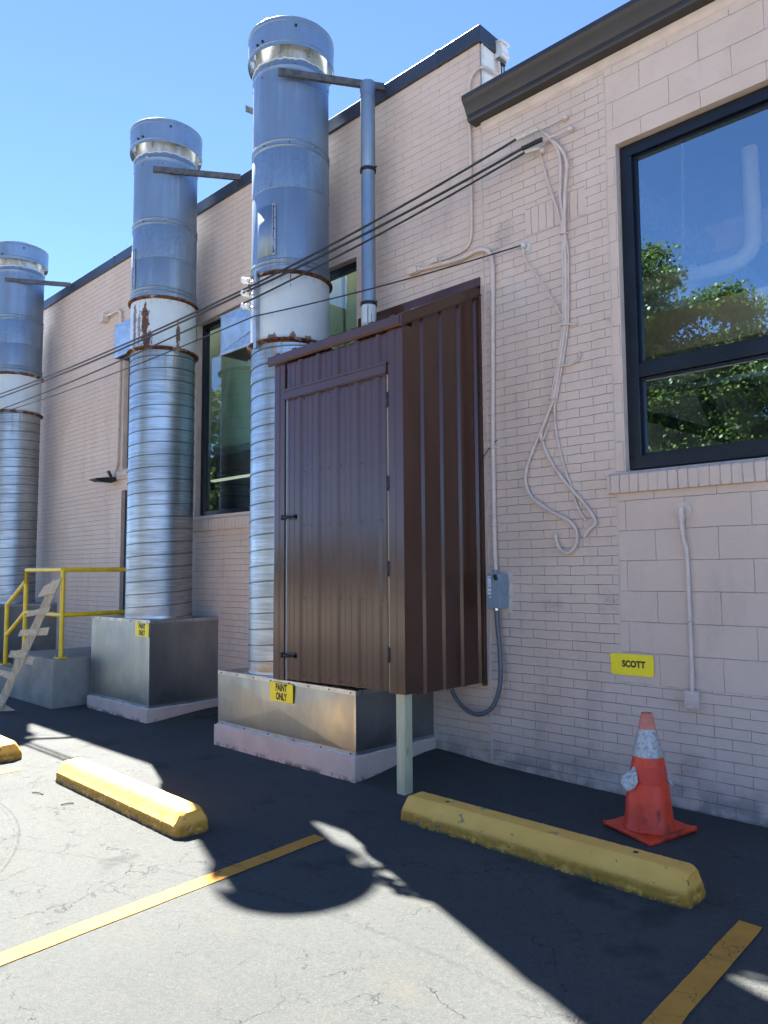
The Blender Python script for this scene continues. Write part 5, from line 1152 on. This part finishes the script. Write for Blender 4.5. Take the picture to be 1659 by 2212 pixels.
# ------------------------------------------------------------------ small litter
for i, (x, y, a, L) in enumerate(((-5.54, -2.62, 0.3, 0.11), (-5.14, -2.58, 1.2, 0.08))):
    t_ = MB(); t_.tube(curve([(x - L / 2 * math.cos(a), y - L / 2 * math.sin(a), -0.049), (x, y + 0.006, -0.046), (x + L / 2 * math.cos(a), y + L / 2 * math.sin(a), -0.050)], 4), 0.0042, 6)
    tag(t_.build('twig', 'bark'), ['longer dry twig on the sunlit asphalt near the wheel stop', 'shorter dry twig on the sunlit asphalt nearer the camera'][i], 'twig')
ch = MB()
for i in range(420):
    if i < 240: x = rng.uniform(-5.8, -4.1); y = -2.42 - abs(rng.normal(0, 0.10)); s_ = rng.uniform(0.0015, 0.005)
    else: x = rng.uniform(-9, -0.8); y = rng.uniform(-3.2, -0.15); s_ = rng.uniform(0.0015, 0.0045)
    if i >= 240 and ((-8.7 < x < -7.2 or -6.0 < x < -4.0) and y > -0.95 or x < -8.8 and y > -1.25): continue
    z = gz(x, y) + 0.002; q = rng.uniform(0, 6.28, 5); q.sort()
    pts = [(x + s_ * math.cos(a) * rng.uniform(0.6, 1.3), y + s_ * math.sin(a) * rng.uniform(0.6, 1.3), z + rng.uniform(0, 0.004)) for a in q]
    ch.add(pts + [(x, y, z + s_ * 0.7)], [(k, (k + 1) % 5, 5) for k in range(5)], 0)
co = ch.build('paint_chips', 'grit', recalc=False); tag(co, 'pale paint chips and grit scattered on the asphalt', 'grit', kind='stuff')

# ------------------------------------------------------------------ trees across the lot (seen in the window reflections)
def tree(name, label, base, blobs, nleaf, leaf, mat, trunk_h, seed, group='trees across the parking lot'):
    T = thing(name, label, 'tree', base, group); rg = np.random.default_rng(seed); bx, by, bz = base
    tr = MB(); tr.tube(curve([(bx, by, bz - 0.2), (bx + 0.1, by, bz + trunk_h * 0.5), (bx - 0.05, by + 0.1, bz + trunk_h)], 5), [0.26 - 0.012 * i for i in range(11)], 10)
    for (x, y, z, rx, ry_, rz_) in blobs:
        tr.tube(curve([(bx, by, bz + trunk_h * 0.8), ((bx + x) / 2, (by + y) / 2, (bz + trunk_h + z) / 2 - 0.3), (x, y, z)], 4), [0.13 - 0.012 * i for i in range(9)], 6)
    tr.build('trunk', 'bark', T)
    tot = sum(b[3] * b[4] * b[5] for b in blobs) ; V = []; Fc = 0
    cen = []
    for (x, y, z, rx, ry_, rz_) in blobs:
        k = max(8, int(190 * rx * ry_ * rz_ / tot))
        d = rg.normal(size=(k, 3)); d /= np.linalg.norm(d, axis=1)[:, None]; rad = rg.uniform(0.45, 1.0, (k, 1)) ** 0.6
        cen.append(np.array([x, y, z]) + d * rad * np.array([rx, ry_, rz_]))
    cen = np.concatenate(cen); per = nleaf // len(cen)
    P = np.repeat(cen, per, 0) + rg.normal(size=(len(cen) * per, 3)) * np.array([0.27, 0.27, 0.13])
    P -= np.array(base)
    n = len(P); A_ = rg.normal(size=(n, 3)); A_[:, 2] -= 0.5; A_ /= np.linalg.norm(A_, axis=1)[:, None]
    B_ = rg.normal(size=(n, 3)); B_ -= A_ * (A_ * B_).sum(1)[:, None]; B_ /= np.linalg.norm(B_, axis=1)[:, None]
    s_ = leaf * rg.uniform(0.6, 1.3, (n, 1)); A_ = A_ * s_; B_ = B_ * s_ * 0.42
    v = np.stack([P, P + A_ * 0.5 + B_, P + A_, P + A_ * 0.5 - B_], 1).reshape(-1, 3)
    me = bpy.data.meshes.new('crown'); me.vertices.add(n * 4); me.vertices.foreach_set('co', v.ravel()); me.loops.add(n * 4); me.loops.foreach_set('vertex_index', np.arange(n * 4, dtype=np.int32))
    me.polygons.add(n); me.polygons.foreach_set('loop_start', np.arange(0, n * 4, 4, dtype=np.int32)); me.update(calc_edges=True); me.validate()
    me.materials.append(MT[mat]); o = bpy.data.objects.new('crown', me); COL.objects.link(o); o.parent = T
tree('leafy_tree', 'tall green tree reflected at the left of the large window', (-10.6, -16, -0.05), [(-10.8, -16, 9.6, 2.0, 1.8, 2.2), (-9.4, -15.8, 8.6, 1.3, 1.3, 1.9), (-12.2, -16, 7.5, 1.9, 1.8, 2.0), (-10.2, -16, 6.5, 2.0, 1.8, 1.7), (-9.6, -16, 4.6, 1.6, 1.5, 1.2)], 84000, 0.115, 'leaf', 4.0, 11)
tree('leafy_tree', 'shorter bright green tree reflected beside the window rail', (-7.7, -16.3, -0.05), [(-7.6, -16.2, 8.0, 1.1, 1.2, 1.2), (-7.0, -16, 6.7, 1.3, 1.3, 1.0), (-8.3, -16.2, 6.3, 1.4, 1.3, 1.5), (-7.7, -16.2, 4.6, 1.5, 1.4, 1.1), (-6.6, -16, 5.3, 0.8, 1.0, 0.5)], 66000, 0.11, 'leaf', 3.4, 12)
tree('leafy_tree', 'dark green tree reflected in the tinted left window', (-33.5, -17, -0.05), [(-33.5, -17, 8.8, 2.6, 2.4, 2.8), (-32.2, -16.5, 5.6, 2.0, 2.0, 1.8), (-35, -17, 5.5, 2.2, 2, 2)], 12000, 0.26, 'leaf2', 3.0, 13)
tree('leafy_tree', 'low dark tree behind the bright one in the window reflection', (-9.5, -19, -0.05), [(-9.5, -19, 4.4, 2.4, 1.6, 1.6), (-11.8, -19, 4.2, 2.0, 1.6, 1.7), (-7.4, -19, 3.6, 1.6, 1.5, 1.1)], 18000, 0.18, 'leaf2', 2.2, 14)
# far hedge line beyond the lot: nobody could count it
rg = np.random.default_rng(20); n = 26000
X_ = rg.uniform(-90, 50, n); top_ = 3.2 + 1.5 * np.sin(X_ * 0.21) + 0.9 * np.sin(X_ * 0.63 + 1); Z_ = rg.uniform(0, 1, n) ** 0.8 * top_; Y_ = -44 + rg.normal(0, 1.2, n)
P = np.stack([X_, Y_, Z_], 1); A_ = rg.normal(size=(n, 3)); B_ = rg.normal(size=(n, 3)); A_ *= 0.32; B_ *= 0.22
v = np.stack([P, P + A_ * 0.5 + B_, P + A_, P + A_ * 0.5 - B_], 1)
hm = MB(); hm.v = [tuple(p) for p in v.reshape(-1, 3)]; hm.f = [(4 * i, 4 * i + 1, 4 * i + 2, 4 * i + 3) for i in range(n)]; hm.mi = [0] * n; hm.sm = [False] * n
ho = hm.build('distant_hedge', 'leaf2', recalc=False); tag(ho, 'far green hedge line beyond the parking lot', 'hedge', kind='stuff')

for o in list(bpy.data.objects):
    if 'wl' in o: del o['wl']
